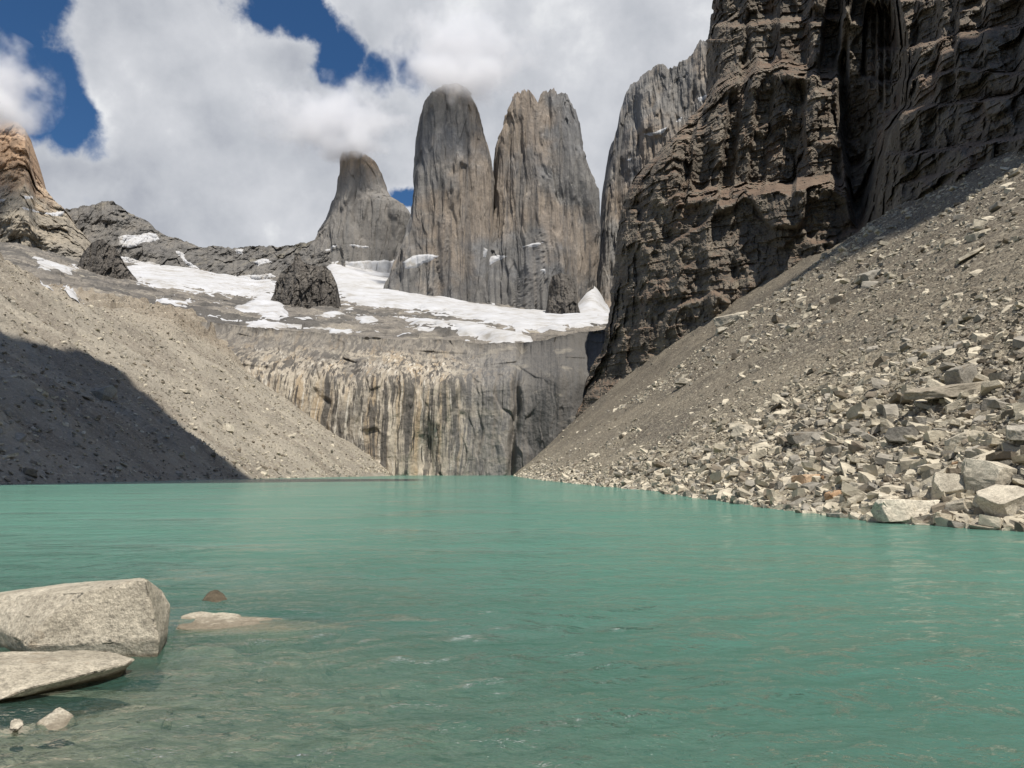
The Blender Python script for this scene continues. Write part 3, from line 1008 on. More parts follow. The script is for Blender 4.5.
for lab, D_, tp_, bs_, bul in (
        ('dark blocky rock outcrop standing in the snow below the smallest tower', 1130,
         [(258, 316), (268, 306), (274, 294), (276, 282), (281, 273), (288, 267), (293, 262), (295, 253), (299, 253), (302, 262), (312, 266), (325, 266), (331, 271), (336, 282), (337, 300), (341, 316)], 322, 46),
        ('dark crumbling rock outcrop below the snow gully of the left peak', 1350,
         [(56, 296), (68, 280), (78, 264), (84, 252), (91, 243), (97, 240), (103, 240), (108, 244), (116, 248), (121, 258), (130, 272), (140, 284), (154, 297)], 302, 70),
        ('small dark rock pillar at the foot of the notched tower', 1450,
         [(543, 322), (547, 304), (549, 286), (552, 277), (560, 274), (568, 274), (574, 280), (577, 292), (578, 306), (583, 322)], 328, 30)):
    ob, Vk = relief('rock_outcrop', tp_[0][0], tp_[-1][0], .3, lambda c: ip(c, tp_), lambda c: 0 * c + bs_, lambda c, p: D_ + 0 * c, 22, 150, M_OUTCROP,
                    outcrop_disp((tp_[0][0] + tp_[-1][0]) / 2, (tp_[-1][0] - tp_[0][0]) / 2, bul, 1200.0 / D_), 60, jag=1.0)
    tag(rebase(ob), lab, 'rock outcrop', 'rock outcrops in the snow')

# ------------------------------------------------------------------ the dark crag on the right
XLp = [(-200, 718), (0, 713), (40, 708), (60, 706), (95, 707), (103, 704), (118, 690), (135, 675), (150, 660), (170, 641), (185, 630), (200, 623), (240, 616), (290, 612), (320, 608), (345, 604),
       (370, 590), (400, 575), (430, 557), (460, 535), (480, 512)]
rows_py = np.arange(-46, 484, 1.0)
n_s = 640
s_ = np.linspace(0, 1, n_s)
PYc, Sc = np.meshgrid(rows_py, s_, indexing='ij')
xl_row = ip(rows_py, XLp)
q = np.stack([0 * rows_py, 0 * rows_py, rows_py * .06], -1)
xl_row = xl_row + 3.0 * fbm(q, 4, .6) + np.where(rows_py < 110, 2.0, 1.0) * np.round(2 * perlin(q * 2.2 + 9)) * .8
PXc = xl_row[:, None] + (1140 - xl_row[:, None]) * Sc
D = ip(PXc, [(510, 606), (560, 592), (600, 572), (640, 542), (690, 512), (760, 474), (830, 434), (846, 428), (872, 400), (900, 330), (960, 272), (1024, 234), (1140, 178)])
# the wall steps forward in buttresses: a broad face to the front, a short flank to the left
stp = 19.0
jit = .40 * fbm(np.stack([PXc * .012, PYc * .006, 0 * PXc], -1), 3) + .06 * fbm(np.stack([PXc * .06, PYc * .03, 0 * PXc + 5], -1), 3)
fr_ = D / stp + jit + .35
fl_ = np.floor(fr_)
rise = fr_ - fl_
stair = (fl_ + sstep(rise, .62, 1.0) * 1.18 - .18 * sstep(rise, 0, .62) - jit - .1) * stp
lvl2 = ip(PXc, [(600, 200), (640, 172), (690, 118), (706, 104), (735, 88), (760, 75), (800, 80), (850, 88)])
lvl1 = ip(PXc, [(600, 215), (690, 208), (740, 199), (830, 193), (860, 207)])
tier_b = sstep(PYc, lvl2 - 6, lvl2 + 14) * (1 - sstep(PYc, lvl1 - 8, lvl1 + 2))
tier_a = sstep(PYc, lvl1 - 8, lvl1 + 2)
D = D + (stair - D) * sstep(PXc, 625, 660) * (.55 - .30 * tier_b - .35 * tier_a) * (1 - .35 * sstep(PXc, 880, 900))
pj = PXc + 5 * fbm(np.stack([PXc * .01, PYc * .03, 0 * PXc + 2], -1), 4) + (PYc - 160) * .12
D = D + tier_b * ip(pj, [(640, 0), (660, -3), (684, 2), (689, 6), (693, -9), (721, -10), (725, 9), (733, 10), (737, -2), (748, -3), (752, 8), (764, 9), (768, 1), (780, 2), (790, 10), (796, 10), (800, -9), (832, -7), (842, 0)])
D = D + (1 - tier_a) * (1 - tier_b) * ip(pj, [(700, 0), (728, -4), (731, 7), (760, 5), (764, -6), (806, -7), (810, 8), (822, 6), (826, -6), (846, -6)]) * (1 - sstep(PXc, 840, 850))
D = D - 7 - 11 * sstep(PXc, 870, 900) - 8 * np.maximum(0, fbm(np.stack([PXc * .03, PYc * .03, 0 * PXc + 7], -1), 3)) * tier_a
# terraces: each line is a ledge; above it the rock is set back
wob = 4 * fbm(np.stack([PXc * .02, 0 * PXc, 0 * PXc + 1], -1), 4)


def ledge(line, set_back, soft, x0=None, x1=None):
    lp = ip(PXc, line) + wob
    m = sstep(lp - PYc, 0, soft)
    if x0 is not None:
        m = m * sstep(PXc, x0[0], x0[1])
    if x1 is not None:
        m = m * (1 - sstep(PXc, x1[0], x1[1]))
    return set_back * m


D = D + ledge([(600, 210), (690, 206), (740, 197), (830, 191), (860, 205)], 34, 17, (668, 705), (838, 850))
D = D + ledge([(600, 200), (640, 172), (690, 118), (706, 104), (735, 88), (760, 75), (800, 80), (850, 88)], 34, 18, None, (838, 850))
D = D + ledge([(700, 30), (850, 22)], 12, 8, None, (845, 860))
for line, sb in (([(880, 158), (960, 150), (1024, 140), (1140, 128)], 14), ([(880, 118), (930, 108), (1024, 98), (1140, 80)], 14), ([(890, 85), (960, 72), (1024, 78), (1140, 70)], 9),
                 ([(900, 52), (960, 36), (1024, 28), (1140, 20)], 14), ([(900, 2), (1024, -8), (1140, -12)], 10), ([(880, 190), (960, 172), (1024, 160)], 7)):
    D = D + ledge(line, sb, 6, (870, 895))
# dark gully between the buttress and the right-hand ledges
gl_ = ip(PYc, [(-190, 845), (0, 846), (60, 838), (100, 836), (200, 846), (235, 852)]) + .4 * wob
gr_ = ip(PYc, [(-190, 905), (0, 893), (60, 905), (105, 905), (130, 885), (200, 868), (235, 860)]) + .5 * wob
D = D + 55 * sstep(PXc, gl_, gl_ + 9) * (1 - sstep(PXc, gr_ - 8, gr_ + 8)) * (1 - sstep(PYc, 205, 240))
# overall lean and rounded left edge
D = D + .10 * (330 - PYc)
edge_px = PXc - xl_row[:, None]
D = D + 36 * np.exp(-edge_px / 10.0) + 16 * np.exp(-edge_px / 34.0)
Vc = at(PXc, PYc, D)
dn = 5 * fbm(Vc * np.array([.016, .016, .009]) + 2, 3, .5)
dn += 1.5 * fbm(Vc * np.array([.045, .045, .012]) + 5, 4, .55, True)
# beds cut by upright joints: blocks of three sizes that stand forward or back of each other
along = Vc[..., 0] * .9 - Vc[..., 1] * .25 + 2.0 * fbm(Vc * .03 + 4, 3) + .8 * fbm(Vc * .2, 3)
zbed = Vc[..., 2] + 9 * perlin(np.stack([Vc[..., 2] * .027, 0 * PXc, 0 * PXc + .5], -1)) + .10 * Vc[..., 0] + 4.0 * fbm(Vc * .008 + 7, 3) + .9 * fbm(Vc * .08 + 2, 3)


def blocks(h, w_, seed):
    b = np.floor(zbed / h).astype(np.int64)
    hb = _perm[(b + seed) & 255] / 255.0
    wb = w_ * (.6 + .9 * hb)
    q_ = (along + hb * 97.0) / wb
    j = np.floor(q_).astype(np.int64)
    val = _perm[_perm[(b + seed) & 255] + (j & 255)] / 255.0
    tilt_ = (_perm[_perm[(b + seed + 9) & 255] + (j & 255)] / 255.0 - .5) * (q_ - j - .5)       # each face is turned a little
    fz = zbed / h - b
    return val - .5 + 1.1 * tilt_, fz


right_part = sstep(PXc, 860, 900)
v0, f0 = blocks(46, 26, 3)
v1, f1 = blocks(17, 13, 41)
v2, f2 = blocks(6.5, 7.5, 77)
v3, f3 = blocks(2.6, 4.0, 120)
mid = sstep(fbm(Vc * .010 + 3, 3), -.25, .25)
Wp = Vc + .8 * fbm(Vc * .05 + 21, 3)[..., None]
dn += 25 * facets(Wp * np.array([.020, .020, .015]), 3, .9, 80) * (1 - .3 * right_part) + 8 * facets(Wp * np.array([.050, .050, .034]), 9, 1.0, 90) + 2.6 * facets(Wp * np.array([.13, .13, .12]), 15, 1.0, 90) + 1.2 * facets(Wp * np.array([.32, .32, .30]), 31, 1.0, 90)
dn += (3.4 + 1.0 * right_part) * v1 + (1.7 + .9 * mid) * v2 + (.7 + .5 * mid) * v3
brk = sstep(fbm(Vc * np.array([.022, .022, .05]) + 11, 3), -.10, .30)
brk2 = sstep(fbm(Vc * np.array([.05, .05, .11]) + 15, 3), -.15, .25)
dn += (2.0 * f0 * (1 - .3 * right_part) + (2.6 + 3.0 * right_part) * sstep(f1, 0, 1) * brk + (1.2 + 1.2 * right_part) * f2 * brk2)       # beds retreat upwards
dn += 1.0 * fbm(Vc * .07, 4, .6) + .5 * fbm(Vc * .5, 3, .6) + .8 * (cells(Vc * np.array([.22, .22, .16]))[0] - .5)
Vc = at(PXc, PYc, D + dn)
# the far side, round the left-hand corner
k = np.linspace(1, 0, 24)[:-1]
wrap = np.stack([at(xl_row + 1.2 * kk * 24, rows_py, (D + dn)[:, 0] + 150 * kk) for kk in k], 1)
Vc = np.concatenate([wrap, Vc], 1)
topb = np.stack([Vc[0] + np.array([60 * kk, 60 * kk, -8 * kk]) for kk in np.linspace(3, .2, 8)], 0)
Vc = np.concatenate([topb, Vc], 0)
crag = mesh_np('crag', Vc, grid_faces(*Vc.shape[:2], flip=True), M_CRAG)
tag(rebase(crag), 'huge dark layered crag with ledges and a shadowed gully above the right scree', 'crag')

# ------------------------------------------------------------------ boulders
def make_rock(seed, cuts=9, elong=(1, .8, .6), bev=.03, detail=0):
    rr = random.Random(seed)
    bm = bmesh.new()
    bmesh.ops.create_cube(bm, size=1.0)
    for v in bm.verts:
        v.co = Vector((v.co.x * elong[0] * rr.uniform(.85, 1.15), v.co.y * elong[1] * rr.uniform(.85, 1.15), v.co.z * elong[2] * rr.uniform(.8, 1.15)))
    for _ in range(cuts):
        n = Vector((rr.gauss(0, 1), rr.gauss(0, 1), rr.gauss(0, .8))).normalized()
        sup = max(v.co.dot(n) for v in bm.verts)
        co = n * sup * rr.uniform(.58, .92)
        g = bm.verts[:] + bm.edges[:] + bm.faces[:]
        res = bmesh.ops.bisect_plane(bm, geom=g, plane_co=co, plane_no=n, clear_outer=True)
        ed = [e for e in res['geom_cut'] if isinstance(e, bmesh.types.BMEdge)]
        if ed:
            bmesh.ops.holes_fill(bm, edges=ed, sides=0)
    bmesh.ops.remove_doubles(bm, verts=bm.verts, dist=.03)
    if bev:
        bmesh.ops.bevel(bm, geom=bm.edges[:], offset=bev, segments=1, affect='EDGES', clamp_overlap=True)
    bmesh.ops.triangulate(bm, faces=bm.faces[:])
    if detail:
        for _ in range(detail):
            bmesh.ops.subdivide_edges(bm, edges=bm.edges[:], cuts=1, use_grid_fill=True)
        bm.normal_update()
        vs = np.array([v.co[:] for v in bm.verts])
        hh = .045 * fbm(vs * 2.5 + seed, 4, .6) + .035 * (cells(vs * 3.2 + seed)[0] - .5)
        for v, h_ in zip(bm.verts, hh):
            v.co += v.normal * h_
    bmesh.ops.recalc_face_normals(bm, faces=bm.faces[:])
    return bm


def rock_mesh(name, mat, **kw):
    bm = make_rock(**kw)
    me = bpy.data.meshes.new(name)
    bm.to_mesh(me)
    bm.free()
    me.materials.append(mat)
    return me


def rock_arrays(**kw):
    bm = make_rock(**kw)
    bm.verts.index_update()
    V = np.array([v.co[:] for v in bm.verts])
    Fr = np.array([[v.index for v in f.verts] for f in bm.faces])
    bm.free()
    return V, Fr


ELS = [(1, .8, .6), (1.15, .75, .42), (.9, .85, .75), (1.3, .7, .5), (1.0, .9, .35), (.95, .7, .8)]
VARS = {}
for mk, mt in (('pale', M_BOULDER), ('grey', M_BOULDER_GREY), ('rust', M_BOULDER_ORANGE)):
    VARS[mk] = [rock_mesh('boulder_mesh', mt, seed=100 + i, cuts=10 + i % 5, elong=ELS[i % 6], bev=.012, detail=2) for i in range(9 if mk != 'rust' else 3)]
USED = []


def put(px, py, wpx, kind='pale', var=None, label=None, group=None, sink=.25, ground=ground_r, tilt=.5, flat=1.0, rz=None):
    p = drop(px, py, ground)
    if p is None:
        return None
    size = wpx * p[1] / F_PX
    return put_at(p[0], p[1], ground, size, kind, var, label, group, sink, tilt, flat, rz)


def put_at(x, y, ground, size, kind, var, label, group, sink=.25, tilt=.5, flat=1.0, rz=None):
    me = VARS[kind][random.randrange(len(VARS[kind])) if var is None else var % len(VARS[kind])]
    o = bpy.data.objects.new('boulder', me)
    z = float(ground(x, y)[0])
    o.location = (x, y, z + size * (.30 - sink) * flat)
    o.scale = (size, size, size * flat)
    o.rotation_euler = (random.uniform(-tilt, tilt), random.uniform(-tilt, tilt), random.uniform(0, 6.28) if rz is None else rz)
    COL.objects.link(o)
    tag(o, label, 'boulder', group)
    USED.append((x, y, size))
    return o


# the ones the eye picks out
SPECIAL = [
    (965, 388, 32, 'grey', 5, 'blocky grey boulder on the upper edge of the long pale slab', .05, .15, 1.0, .3),
    (948, 398, 76, 'pale', 4, 'long thin pale slab lying on the scree below a blocky boulder', .1, .12, .45, .25),
    (1024, 446, 44, 'grey', 4, 'big grey boulder leaning over a dark hollow at the right edge', .0, .3, 1.0, .8),
    (912, 517, 60, 'pale', 1, 'broad flat tan boulder at the waterline of the right shore', .18, .1, .8, .2),
    (806, 487, 26, 'rust', 0, 'rusty orange topped boulder just above the right shoreline', .1, .2, .9, .5),
    (834, 501, 20, 'rust', 1, 'rounded tan orange boulder at the waterline beside the rusty one', .1, .2, 1.1, 1.0),
    (905, 441, 36, 'grey', 3, 'broad grey boulder half way up the near part of the right scree', .15, .3, .9, .4),
    (962, 444, 34, 'pale', 3, 'pale wedge-shaped slab beside the leaning boulder', .1, .5, .7, .5),
    (948, 497, 34, 'pale', 0, 'upright pale block in the boulder pile behind the flat tan boulder', .1, .5, 1.1, 1.2),
    (985, 490, 42, 'pale', 5, 'large pale angular block on top of the shore boulder pile', .05, .6, 1.0, 2.0),
    (1005, 512, 44, 'pale', 2, 'wide pale block at the waterline near the right edge', .1, .3, .8, .1),
    (735, 322, 34, 'pale', 1, 'highest long pale slab on the scree below the crag', .1, .35, .6, -.5),
    (722, 333, 18, 'pale', 3, 'small pale slab just below the highest long slab', .1, .3, .6, -.4),
    (684, 385, 22, 'pale', 4, 'lone pale slab on the fine scree under the crag foot', .1, .25, .7, -.7),
    (744, 434, 26, 'pale', 3, 'pale boulder on the coarse rib of the middle scree', .2, .4, .9, .3),
    (808, 440, 34, 'grey', 1, 'low grey slab on the scree above the rusty boulder', .2, .3, .7, .3),
    (870, 280, 22, 'grey', 0, 'grey boulder high on the right scree below the ledges', .2, .4, .9, .2),
    (985, 460, 30, 'pale', 1, 'flat pale slab in front of the dark hollow', .15, .4, .6, .6),
]
for px, py, wpx, kd, var, lab, sk, tl, fl, rz in SPECIAL:
    put(px, py, wpx, kd, var, lab, 'single boulders on the right shore', sk, tilt=tl, flat=fl, rz=rz)

# countable boulders along the shore and on the near slope (about 270), the rest of the debris is one mass
cand = []
tries = RNG.uniform(size=(9000, 4))
for a_, b_, c_, d_ in tries:
    py = 150 + 385 * a_ ** .75
    px = 560 + 500 * b_ ** .6
    cand.append((px, py, c_, d_))
DD = polar_rows(12, 640, 900)
cp = np.array(cand)
hits = []
X_, Y_, Z_ = ray(cp[:, 0], cp[:, 1])
for i in range(len(cp)):
    t_ = DD / Y_[i]
    g_ = ground_r(X_[i] * t_, DD)
    h_ = np.nonzero(CAM_H + Z_[i] * t_ <= g_)[0]
    if len(h_) and g_[h_[0]] > -.3:
        hits.append((X_[i] * t_[h_[0]], DD[h_[0]], cp[i, 2], cp[i, 3], cp[i, 0], cp[i, 1]))
hits = np.array(hits)
rg = rough_r(hits[:, 0], hits[:, 1])
zz = ground_r(hits[:, 0], hits[:, 1])
shore_near = np.exp(-np.maximum(zz, 0) / 2.5)
power = np.minimum(.10 + .17 / np.maximum(hits[:, 2], .01) ** .62, 1.7)
size_all = power * (.20 + .66 * shore_near + .16 * rg) * ip(hits[:, 1], [(20, .72), (60, .9), (200, 1.7), (500, 3.2)])
size_all = size_all * np.where((zz > 1.4) & (hits[:, 1] < 75), .80, 1.0)
pxs = size_all / hits[:, 1] * F_PX
order = np.argsort(-pxs)
n_ind = 0
solo = set()
for i in order:
    if n_ind >= 262:
        break
    x, y = hits[i, 0], hits[i, 1]
    sz = size_all[i]
    if any(abs(x - ux) + abs(y - uy) < .42 * (sz + us) for ux, uy, us in USED):
        continue
    z = zz[i]
    if z < 1.6:
        lab, grp = 'angular boulder in the jumbled band along the right waterline', 'boulders along the right waterline'
    elif y < 75:
        lab, grp = 'angular boulder on the coarse near part of the right scree slope', 'boulders on the near right scree'
    else:
        lab, grp = 'stray boulder on the far and upper part of the right scree slope', 'boulders on the far right scree'
    put_at(x, y, ground_r, sz, 'grey' if hits[i, 3] < .28 else ('rust' if hits[i, 3] > .985 else 'pale'), None, lab, grp, .22, .45, random.uniform(.5, .9))
    solo.add(i)
    n_ind += 1

# the mass of smaller stones
LOW = [rock_arrays(seed=500 + i, cuts=4 + i % 3, elong=ELS[i % 6], bev=0) for i in range(12)]


def stone_mass(name, X, Y, Zg, size, mat_list, rng, sink=.2):
    """many small stones as one object, with two or three stone colours"""
    vs, fs, mi, nv = [], [], [], 0
    for li, (V0, F0) in enumerate(LOW):
        idx = np.arange(li, len(X), len(LOW))
        if not len(idx):
            continue
        k_ = len(idx)
        A = rng.uniform(-.6, .6, (k_, 2))
        th = rng.uniform(0, 2 * math.pi, k_)
        c, s = np.cos(th), np.sin(th)
        V = np.repeat(V0[None], k_, 0) * (size[idx][:, None, None] * rng.uniform(.7, 1.25, (k_, 1, 3)) * np.array([1, 1, .72]))
        x, y, z = V[..., 0], V[..., 1], V[..., 2]
        z = z + A[:, :1] * x + A[:, 1:] * y * .7
        V = np.stack([c[:, None] * x - s[:, None] * y + X[idx][:, None], s[:, None] * x + c[:, None] * y + Y[idx][:, None], z + (Zg[idx] + size[idx] * (.25 - sink))[:, None]], -1)
        vs.append(V.reshape(-1, 3))
        Fq = F0[None] + (np.arange(k_) * len(V0))[:, None, None] + nv
        fs.append(Fq.reshape(-1, 3))
        mi.append(np.repeat(rng.choice(len(mat_list), k_, p=[m_[1] for m_ in mat_list]), len(F0)))
        nv += k_ * len(V0)
    o = mesh_np(name, np.concatenate(vs), np.concatenate(fs), mat_list[0][0])
    for m_, _ in mat_list[1:]:
        o.data.materials.append(m_)
    o.data.polygons.foreach_set('material_index', np.concatenate(mi).astype(np.int32))
    o.data.update()
    return tag(o, kind='stuff')


def stone_mat(name, c):
    m, t, b = new_mat(name)
    p = pos(t)
    n = t.noise(p, 1.1, 5, .7)
    t.l.new(t.mix(1.0, c, t.ramp(n, [(.3, .55), (.5, 1.0), (.7, 1.4)]), 'MULTIPLY'), b.inputs['Base Color'])
    t.l.new(t.bump(t.noise(p, 6.0, 5, .7), .08), b.inputs['Normal'])
    return m


MS_PALE, MS_GREY, MS_BROWN = stone_mat('pale stone', (.46, .41, .315)), stone_mat('grey stone', (.28, .255, .21)), stone_mat('brown stone', (.19, .16, .12))
rest = np.array([i for i in range(len(hits)) if i not in solo])
Xs, Ys, Ss = [hits[rest, 0]], [hits[rest, 1]], [size_all[rest] * .8]
n2 = 80000
yy = np.exp(RNG.uniform(math.log(20), math.log(600), n2))
ee = np.minimum(RNG.exponential(.16, n2) * yy * 1.4, 150) - .6
xx = shore_r(yy) + ee
sz = np.minimum(.07 + .055 / RNG.uniform(.015, 1, n2) ** .72, 1.0) * (.5 + .8 * rough_r(xx, yy)) * ip(yy, [(20, .8), (60, 1.1), (200, 2.7), (600, 4.6)])
keep = RNG.uniform(size=n2) < (.22 + .78 * rough_r(xx, yy))
Xs.append(xx[keep]); Ys.append(yy[keep]); Ss.append(sz[keep])
yy = RNG.uniform(70, 360, 9000)                                                              # stray stones under the ledges
xx = shore_r(yy) + 45 + 130 * RNG.uniform(size=9000)
Xs.append(xx); Ys.append(yy); Ss.append(np.minimum(.30 + .16 / RNG.uniform(.01, 1, 9000) ** .75, 3.0))
yy = np.exp(RNG.uniform(math.log(22), math.log(480), 9000))                                    # rubble packed along the waterline
xx = shore_r(yy) + RNG.exponential(.06, 9000) * (18 + yy * .12) - .35
Xs.append(xx); Ys.append(yy); Ss.append((.18 + .28 * RNG.uniform(size=9000) ** 3 * 2) * ip(yy, [(20, 1.0), (60, 1.1), (200, 1.6), (480, 2.6)]))
Xs, Ys, Ss = np.concatenate(Xs), np.concatenate(Ys), np.concatenate(Ss)
stone_mass('scree_rubble', Xs, Ys, ground_r(Xs, Ys), Ss, [(MS_PALE, .58), (MS_GREY, .27), (MS_BROWN, .15)], RNG)

# left slope
LAB_L = 'pale boulder on the left scree slope'
for px, py, wpx, kd, lab in ((103, 396, 22, 'grey', 'largest boulder in the shadowed left scree, half buried'), (228, 430, 15, 'pale', 'tan block on the sunlit left scree above the shadow edge'),
                             (36, 400, 13, 'grey', 'dark boulder in the shadowed left scree near the edge'), (291, 437, 9, 'pale', 'small pale block low on the sunlit left scree'),
                             (184, 391, 9, 'pale', 'small pale block high on the sunlit left scree')):
    put(px, py, wpx, kd, None, lab, 'single boulders on the left scree', .25, ground_l, .4, .8)
for _ in range(16):
    put(random.uniform(150, 260), random.uniform(372, 450), random.uniform(3, 6), 'pale', None, LAB_L + ', one of many small ones', 'small boulders on the left scree', .25, ground_l, .5, .8)
n3 = 26000
yy = RNG.uniform(130, 660, n3)
xx = -86 - RNG.uniform(0, 1, n3) ** 1.4 * 300
sz = np.minimum(.25 + .22 / RNG.uniform(.02, 1, n3) ** .6, 3.2)
stone_mass('left_scree_rubble', xx, yy, ground_l(xx, yy), sz, [(MS_PALE, .45), (MS_GREY, .35), (MS_BROWN, .2)], RNG)


# ------------------------------------------------------------------ boulders at the photographer's shore
def hull_rock(name, pts, mat, detail=4, amp=.02, seed=0, bevel=.02, base=0.0, vox=None):
    """angular block from its corner points (metres), worn along the edges and roughened"""
    bm = bmesh.new()
    for p in pts:
        bm.verts.new(p)
    res = bmesh.ops.convex_hull(bm, input=bm.verts[:])
    bmesh.ops.delete(bm, geom=[g for g in res['geom_interior'] if isinstance(g, bmesh.types.BMVert)], context='VERTS')
    bmesh.ops.dissolve_limit(bm, angle_limit=math.radians(9), verts=bm.verts[:], edges=bm.edges[:])
    bmesh.ops.bevel(bm, geom=bm.edges[:], offset=bevel, segments=2, affect='EDGES', clamp_overlap=True)
    bmesh.ops.triangulate(bm, faces=bm.faces[:])
    for _ in range(detail):
        long_ = [e for e in bm.edges if e.calc_length() > .05]
        if not long_:
            break
        bmesh.ops.subdivide_edges(bm, edges=long_, cuts=1)
        bmesh.ops.triangulate(bm, faces=[f for f in bm.faces if len(f.verts) > 3])
    bm.normal_update()
    vs = np.array([v.co[:] for v in bm.verts])
    hh = amp * (1.0 * fbm(vs * 2.2 + seed, 4, .55) + .5 * fbm(vs * 11 + seed, 3, .6) + .9 * facets(vs * 4.0 + seed, 3, .8))
    for v, h_ in zip(bm.verts, hh):
        v.co += v.normal * h_
    me = bpy.data.meshes.new(name)
    bm.to_mesh(me)
    bm.free()
    me.polygons.foreach_set('use_smooth', np.ones(len(me.polygons), bool))
    me.materials.append(mat)
    o = bpy.data.objects.new(name, me)
    COL.objects.link(o)
    return o


def pts_at(lst):
    return [tuple(at(px, py, D_)) for px, py, D_ in lst]


# big boulder: sloping sunlit top, grey front face, facet at its right end
A = hull_rock('boulder', pts_at([(-60, 600, 10.2), (-8, 606, 9.3), (2, 612, 8.98), (22, 641, 8.36), (27, 646, 8.30), (34, 662, 8.36), (0, 592, 10.0), (60, 584, 10.0), (88, 583, 9.5), (47, 619, 8.36), (86, 592, 8.44), (146, 579, 8.44), (159, 640, 8.30), (156, 664, 8.36),
                                 (140, 578, 9.6), (162, 590, 9.2), (170, 604, 9.2), (168, 634, 8.9), (160, 664, 9.1), (-50, 664, 10.2), (150, 676, 10.2)]), M_BIG, 5, .008, 3, .004)
tag(rebase(A), 'largest pale granite boulder at the left edge, standing in the water', 'boulder', 'boulders at the near left shore')
B = hull_rock('boulder', pts_at([(-70, 655, 7.9), (0, 652, 8.1), (70, 652, 8.0), (110, 650, 7.9), (136, 659, 7.6), (128, 664, 7.5), (100, 668, 7.3), (60, 674, 7.05), (30, 688, 6.75), (0, 700, 6.6), (-70, 712, 6.5),
                                 (-70, 720, 7.6), (120, 676, 7.75), (70, 690, 7.6), (0, 666, 7.0), (10, 702, 7.0)]), M_BIG, 5, .014, 8, .008)
tag(rebase(B), 'low flat pale boulder tapering into the water in front of the largest one', 'boulder', 'boulders at the near left shore')
Cc = hull_rock('boulder', pts_at([(180, 616, 10.4), (196, 611, 10.6), (215, 612, 10.8), (250, 617, 10.7), (300, 621, 10.5), (350, 627, 10.2), (250, 634, 9.6), (200, 634, 9.7), (176, 628, 9.9), (170, 650, 10.0), (330, 650, 10.2), (250, 655, 9.6)]), M_BIG, 5, .02, 14, .03)
tag(rebase(Cc), 'long low tan rock barely breaking the surface right of the big boulder', 'boulder', 'boulders at the near left shore')
Dd = hull_rock('boulder', pts_at([(202, 601, 11.5), (208, 592, 11.7), (216, 589, 11.8), (224, 594, 11.7), (229, 601, 11.5), (215, 605, 11.2), (200, 612, 11.6), (232, 612, 11.6), (214, 598, 12.2)]), M_DARK, 4, .02, 21, .02)
tag(rebase(Dd), 'small dark wet rock poking out of the lake behind the low tan rock', 'boulder', 'boulders at the near left shore')
E = hull_rock('boulder', pts_at([(8, 724, 6.0), (12, 718, 6.05), (22, 718, 6.05), (26, 724, 5.95), (18, 730, 5.85), (8, 730, 5.9), (15, 735, 6.0), (18, 720, 6.2)]), M_BIG, 3, .008, 31, .01)
tag(rebase(E), 'small tan stone in the shallows at the bottom left corner', 'boulder', 'boulders at the near left shore')
G_ = hull_rock('boulder', pts_at([(34, 724, 6.1), (58, 705, 6.35), (74, 716, 6.3), (80, 724, 6.2), (60, 732, 6.0), (36, 732, 6.0), (56, 728, 6.5)]), M_BIG, 4, .012, 37, .012)
tag(rebase(G_), 'pyramid shaped stone half under water in the shallows', 'boulder', 'boulders at the near left shore')

# stones lying on the bed in the shallows
n4 = 420
xx = RNG.uniform(-7, 6, n4)
yy = RNG.uniform(3.5, 11, n4)
sz = .035 + .11 * RNG.uniform(size=n4) ** 2.5
zb = z_bed(xx, yy)
sz = np.minimum(sz, np.maximum(.03, -zb * 1.1))
stone_mass('lake_bed_rubble', xx, yy, zb, sz, [(MS_GREY, .4), (MS_BROWN, .6)], RNG, .1)

# ------------------------------------------------------------------ snow
tag(mesh_np('snow', np.concatenate(SNOW_V), np.concatenate(SNOW_F), M_SNOW, True), kind='stuff')


# ------------------------------------------------------------------ clouds with real volume
def cloud_mat(name, dens, ani=.3):
    m = bpy.data.materials.new(name)
    m.use_nodes = True
    t = NT(m.node_tree)
    t.n.clear()
    o = t.new('ShaderNodeOutputMaterial')
    v = t.new('ShaderNodeVolumePrincipled')
    v.inputs['Color'].default_value = (.97, .97, .98, 1)
    v.inputs['Density'].default_value = dens
    v.inputs['Anisotropy'].default_value = ani
    t.l.new(v.outputs[0], o.inputs['Volume'])
    return m, t, v


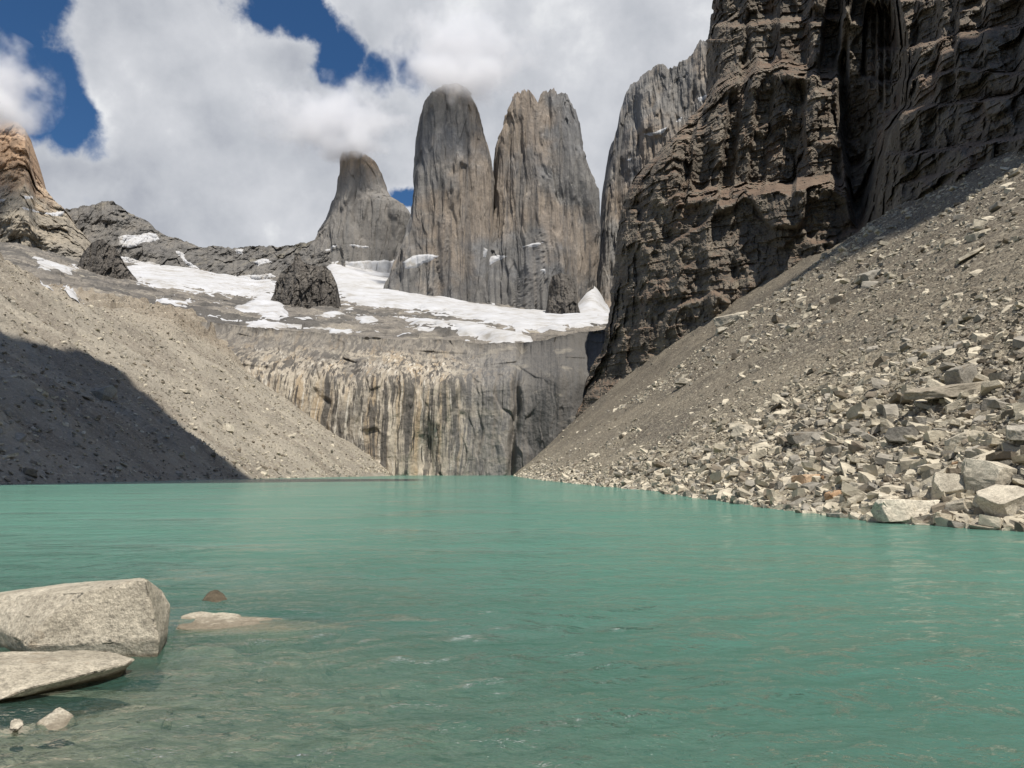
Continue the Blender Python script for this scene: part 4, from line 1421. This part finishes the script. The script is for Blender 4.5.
def shadow_cloud(name, outline, height, thick, seed, dens=.06, lens=.55):
    """a drifting cloud overhead: a billowy closed body whose outline is given on the ground, carried up the sun's rays"""
    P = np.array(outline, float)
    cen = P.mean(0)
    t_ = (height - cen[2]) / SUN.z
    up = np.array(SUN[:]) * t_
    # carry each outline point up to the cloud's height along the sun's rays
    Q = np.array([p + np.array(SUN[:]) * ((height - p[2]) / SUN.z) for p in P])
    c2 = Q.mean(0)
    ang = np.arctan2(Q[:, 1] - c2[1], Q[:, 0] - c2[0])
    rad = np.hypot(Q[:, 0] - c2[0], Q[:, 1] - c2[1])
    od = np.argsort(ang)
    ang, rad = ang[od], rad[od]
    nph, nth = 260, 60
    ph = np.linspace(-math.pi, math.pi, nph, endpoint=False)
    rr = np.zeros(nph)
    for (x0, y0), (x1, y1) in zip(Q[:, :2] - c2[:2], np.roll(Q[:, :2] - c2[:2], -1, 0)):
        ux, uy = np.cos(ph), np.sin(ph)
        den = ux * (y1 - y0) - uy * (x1 - x0)
        den = np.where(np.abs(den) < 1e-9, 1e-9, den)
        tt = (x0 * (y1 - y0) - y0 * (x1 - x0)) / den
        ss = (x0 * uy - y0 * ux) / den
        ok = (tt > 0) & (ss >= 0) & (ss <= 1)
        rr = np.where(ok, np.maximum(rr, tt), rr)
    th = np.linspace(0, math.pi, nth)
    T, Ph = np.meshgrid(th, ph, indexing='ij')
    st = np.maximum(np.sin(T), 0) ** lens
    V = np.stack([c2[0] + rr[None] * st * np.cos(Ph), c2[1] + rr[None] * st * np.sin(Ph), height + thick * np.cos(T)], -1)
    n_ = 1 + .045 * fbm(V * .09 + seed, 6, .65)
    V = c2 + (V - c2) * n_[..., None]
    m, t, v = cloud_mat('cloud body', dens)
    return tag(mesh_np(name, V, grid_faces(nth, nph, True), m, True), kind='stuff')


def ground_pts(lst, ground, z0=None):
    o = []
    for px, py in lst:
        p = drop(px, py, ground, 60, 900) if ground else None
        if p is None:
            X, Y, Z = ray(px, py)
            t_ = -CAM_H / Z
            p = np.array([X * t_, Y * t_, 0.0])
        o.append(p)
    return o


left_shadow = ground_pts([(-60, 324), (0, 334), (45, 347), (93, 356), (122, 371), (148, 395), (180, 425), (210, 450), (238, 470)], ground_l) \
    + ground_pts([(300, 479), (420, 479), (420, 481), (200, 483)], None) + [np.array(p) for p in ((-88., 120., 0.), (-150., 90., 40.), (-330., 120., 150.), (-380., 270., 170.))]
shadow_cloud('drifting_clouds', left_shadow, 620, 22, 3.0)


def around(pts, height):
    """the outline that encloses some ground points as the sun sees them"""
    P_ = np.array(pts, float)
    Q_ = np.array([p + np.array(SUN[:]) * ((height - p[2]) / SUN.z) for p in P_])[:, :2]
    c_ = Q_.mean(0)
    o_ = []
    for a_ in np.linspace(-math.pi, math.pi, 28, endpoint=False):
        u_ = np.array([math.cos(a_), math.sin(a_)])
        o_.append(np.append(c_ + u_ * max(0.0, ((Q_ - c_) @ u_).max()), height))
    return o_


shadow_cloud('drifting_clouds', around([(168, 200, 135), (182, 262, 180), (200, 290, 260), (250, 190, 190), (280, 250, 300)], 1500), 1500, 70, 17.0, .007, 1.0)


def wisp(name, px, py, D_, rx, ry, rz, dens, seed):
    """cloud clinging to a summit"""
    c = at(px, py, D_)
    ico = bmesh.new()
    bmesh.ops.create_icosphere(ico, subdivisions=3, radius=1.0)
    me = bpy.data.meshes.new(name)
    ico.to_mesh(me)
    ico.free()
    o = bpy.data.objects.new(name, me)
    o.location = c.tolist()
    o.scale = (rx, ry, rz)
    COL.objects.link(o)
    m, t, v = cloud_mat('summit cloud', 0)
    oc = t.new('ShaderNodeTexCoord').outputs['Object']
    p = pos(t)
    r_ = t.vmath('LENGTH', oc)
    n = t.noise(t.vmath('ADD', p, (seed * 100, 0, 0)), .013, 7, .62)
    f = t.math('ADD', t.math('SUBTRACT', 1.0, r_), t.math('MULTIPLY', t.math('SUBTRACT', n, .5), 2.2))
    t.l.new(t.math('MULTIPLY', t.step(f, .15, .95), dens), v.inputs['Density'])
    me.materials.append(m)
    return tag(o, kind='stuff')


wisp('summit_clouds', 460, 76, 1600, 140, 110, 74, .05, 4)
wisp('summit_clouds', 352, 146, 1990, 120, 100, 54, .045, 5)
wisp('summit_clouds', -6, 108, 1560, 115, 110, 64, .03, 6)
wisp('summit_clouds', 466, 50, 1730, 210, 130, 115, .03, 1)
wisp('summit_clouds', 330, 118, 2010, 260, 150, 130, .026, 2)
wisp('summit_clouds', -30, 84, 1600, 210, 170, 130, .03, 3)
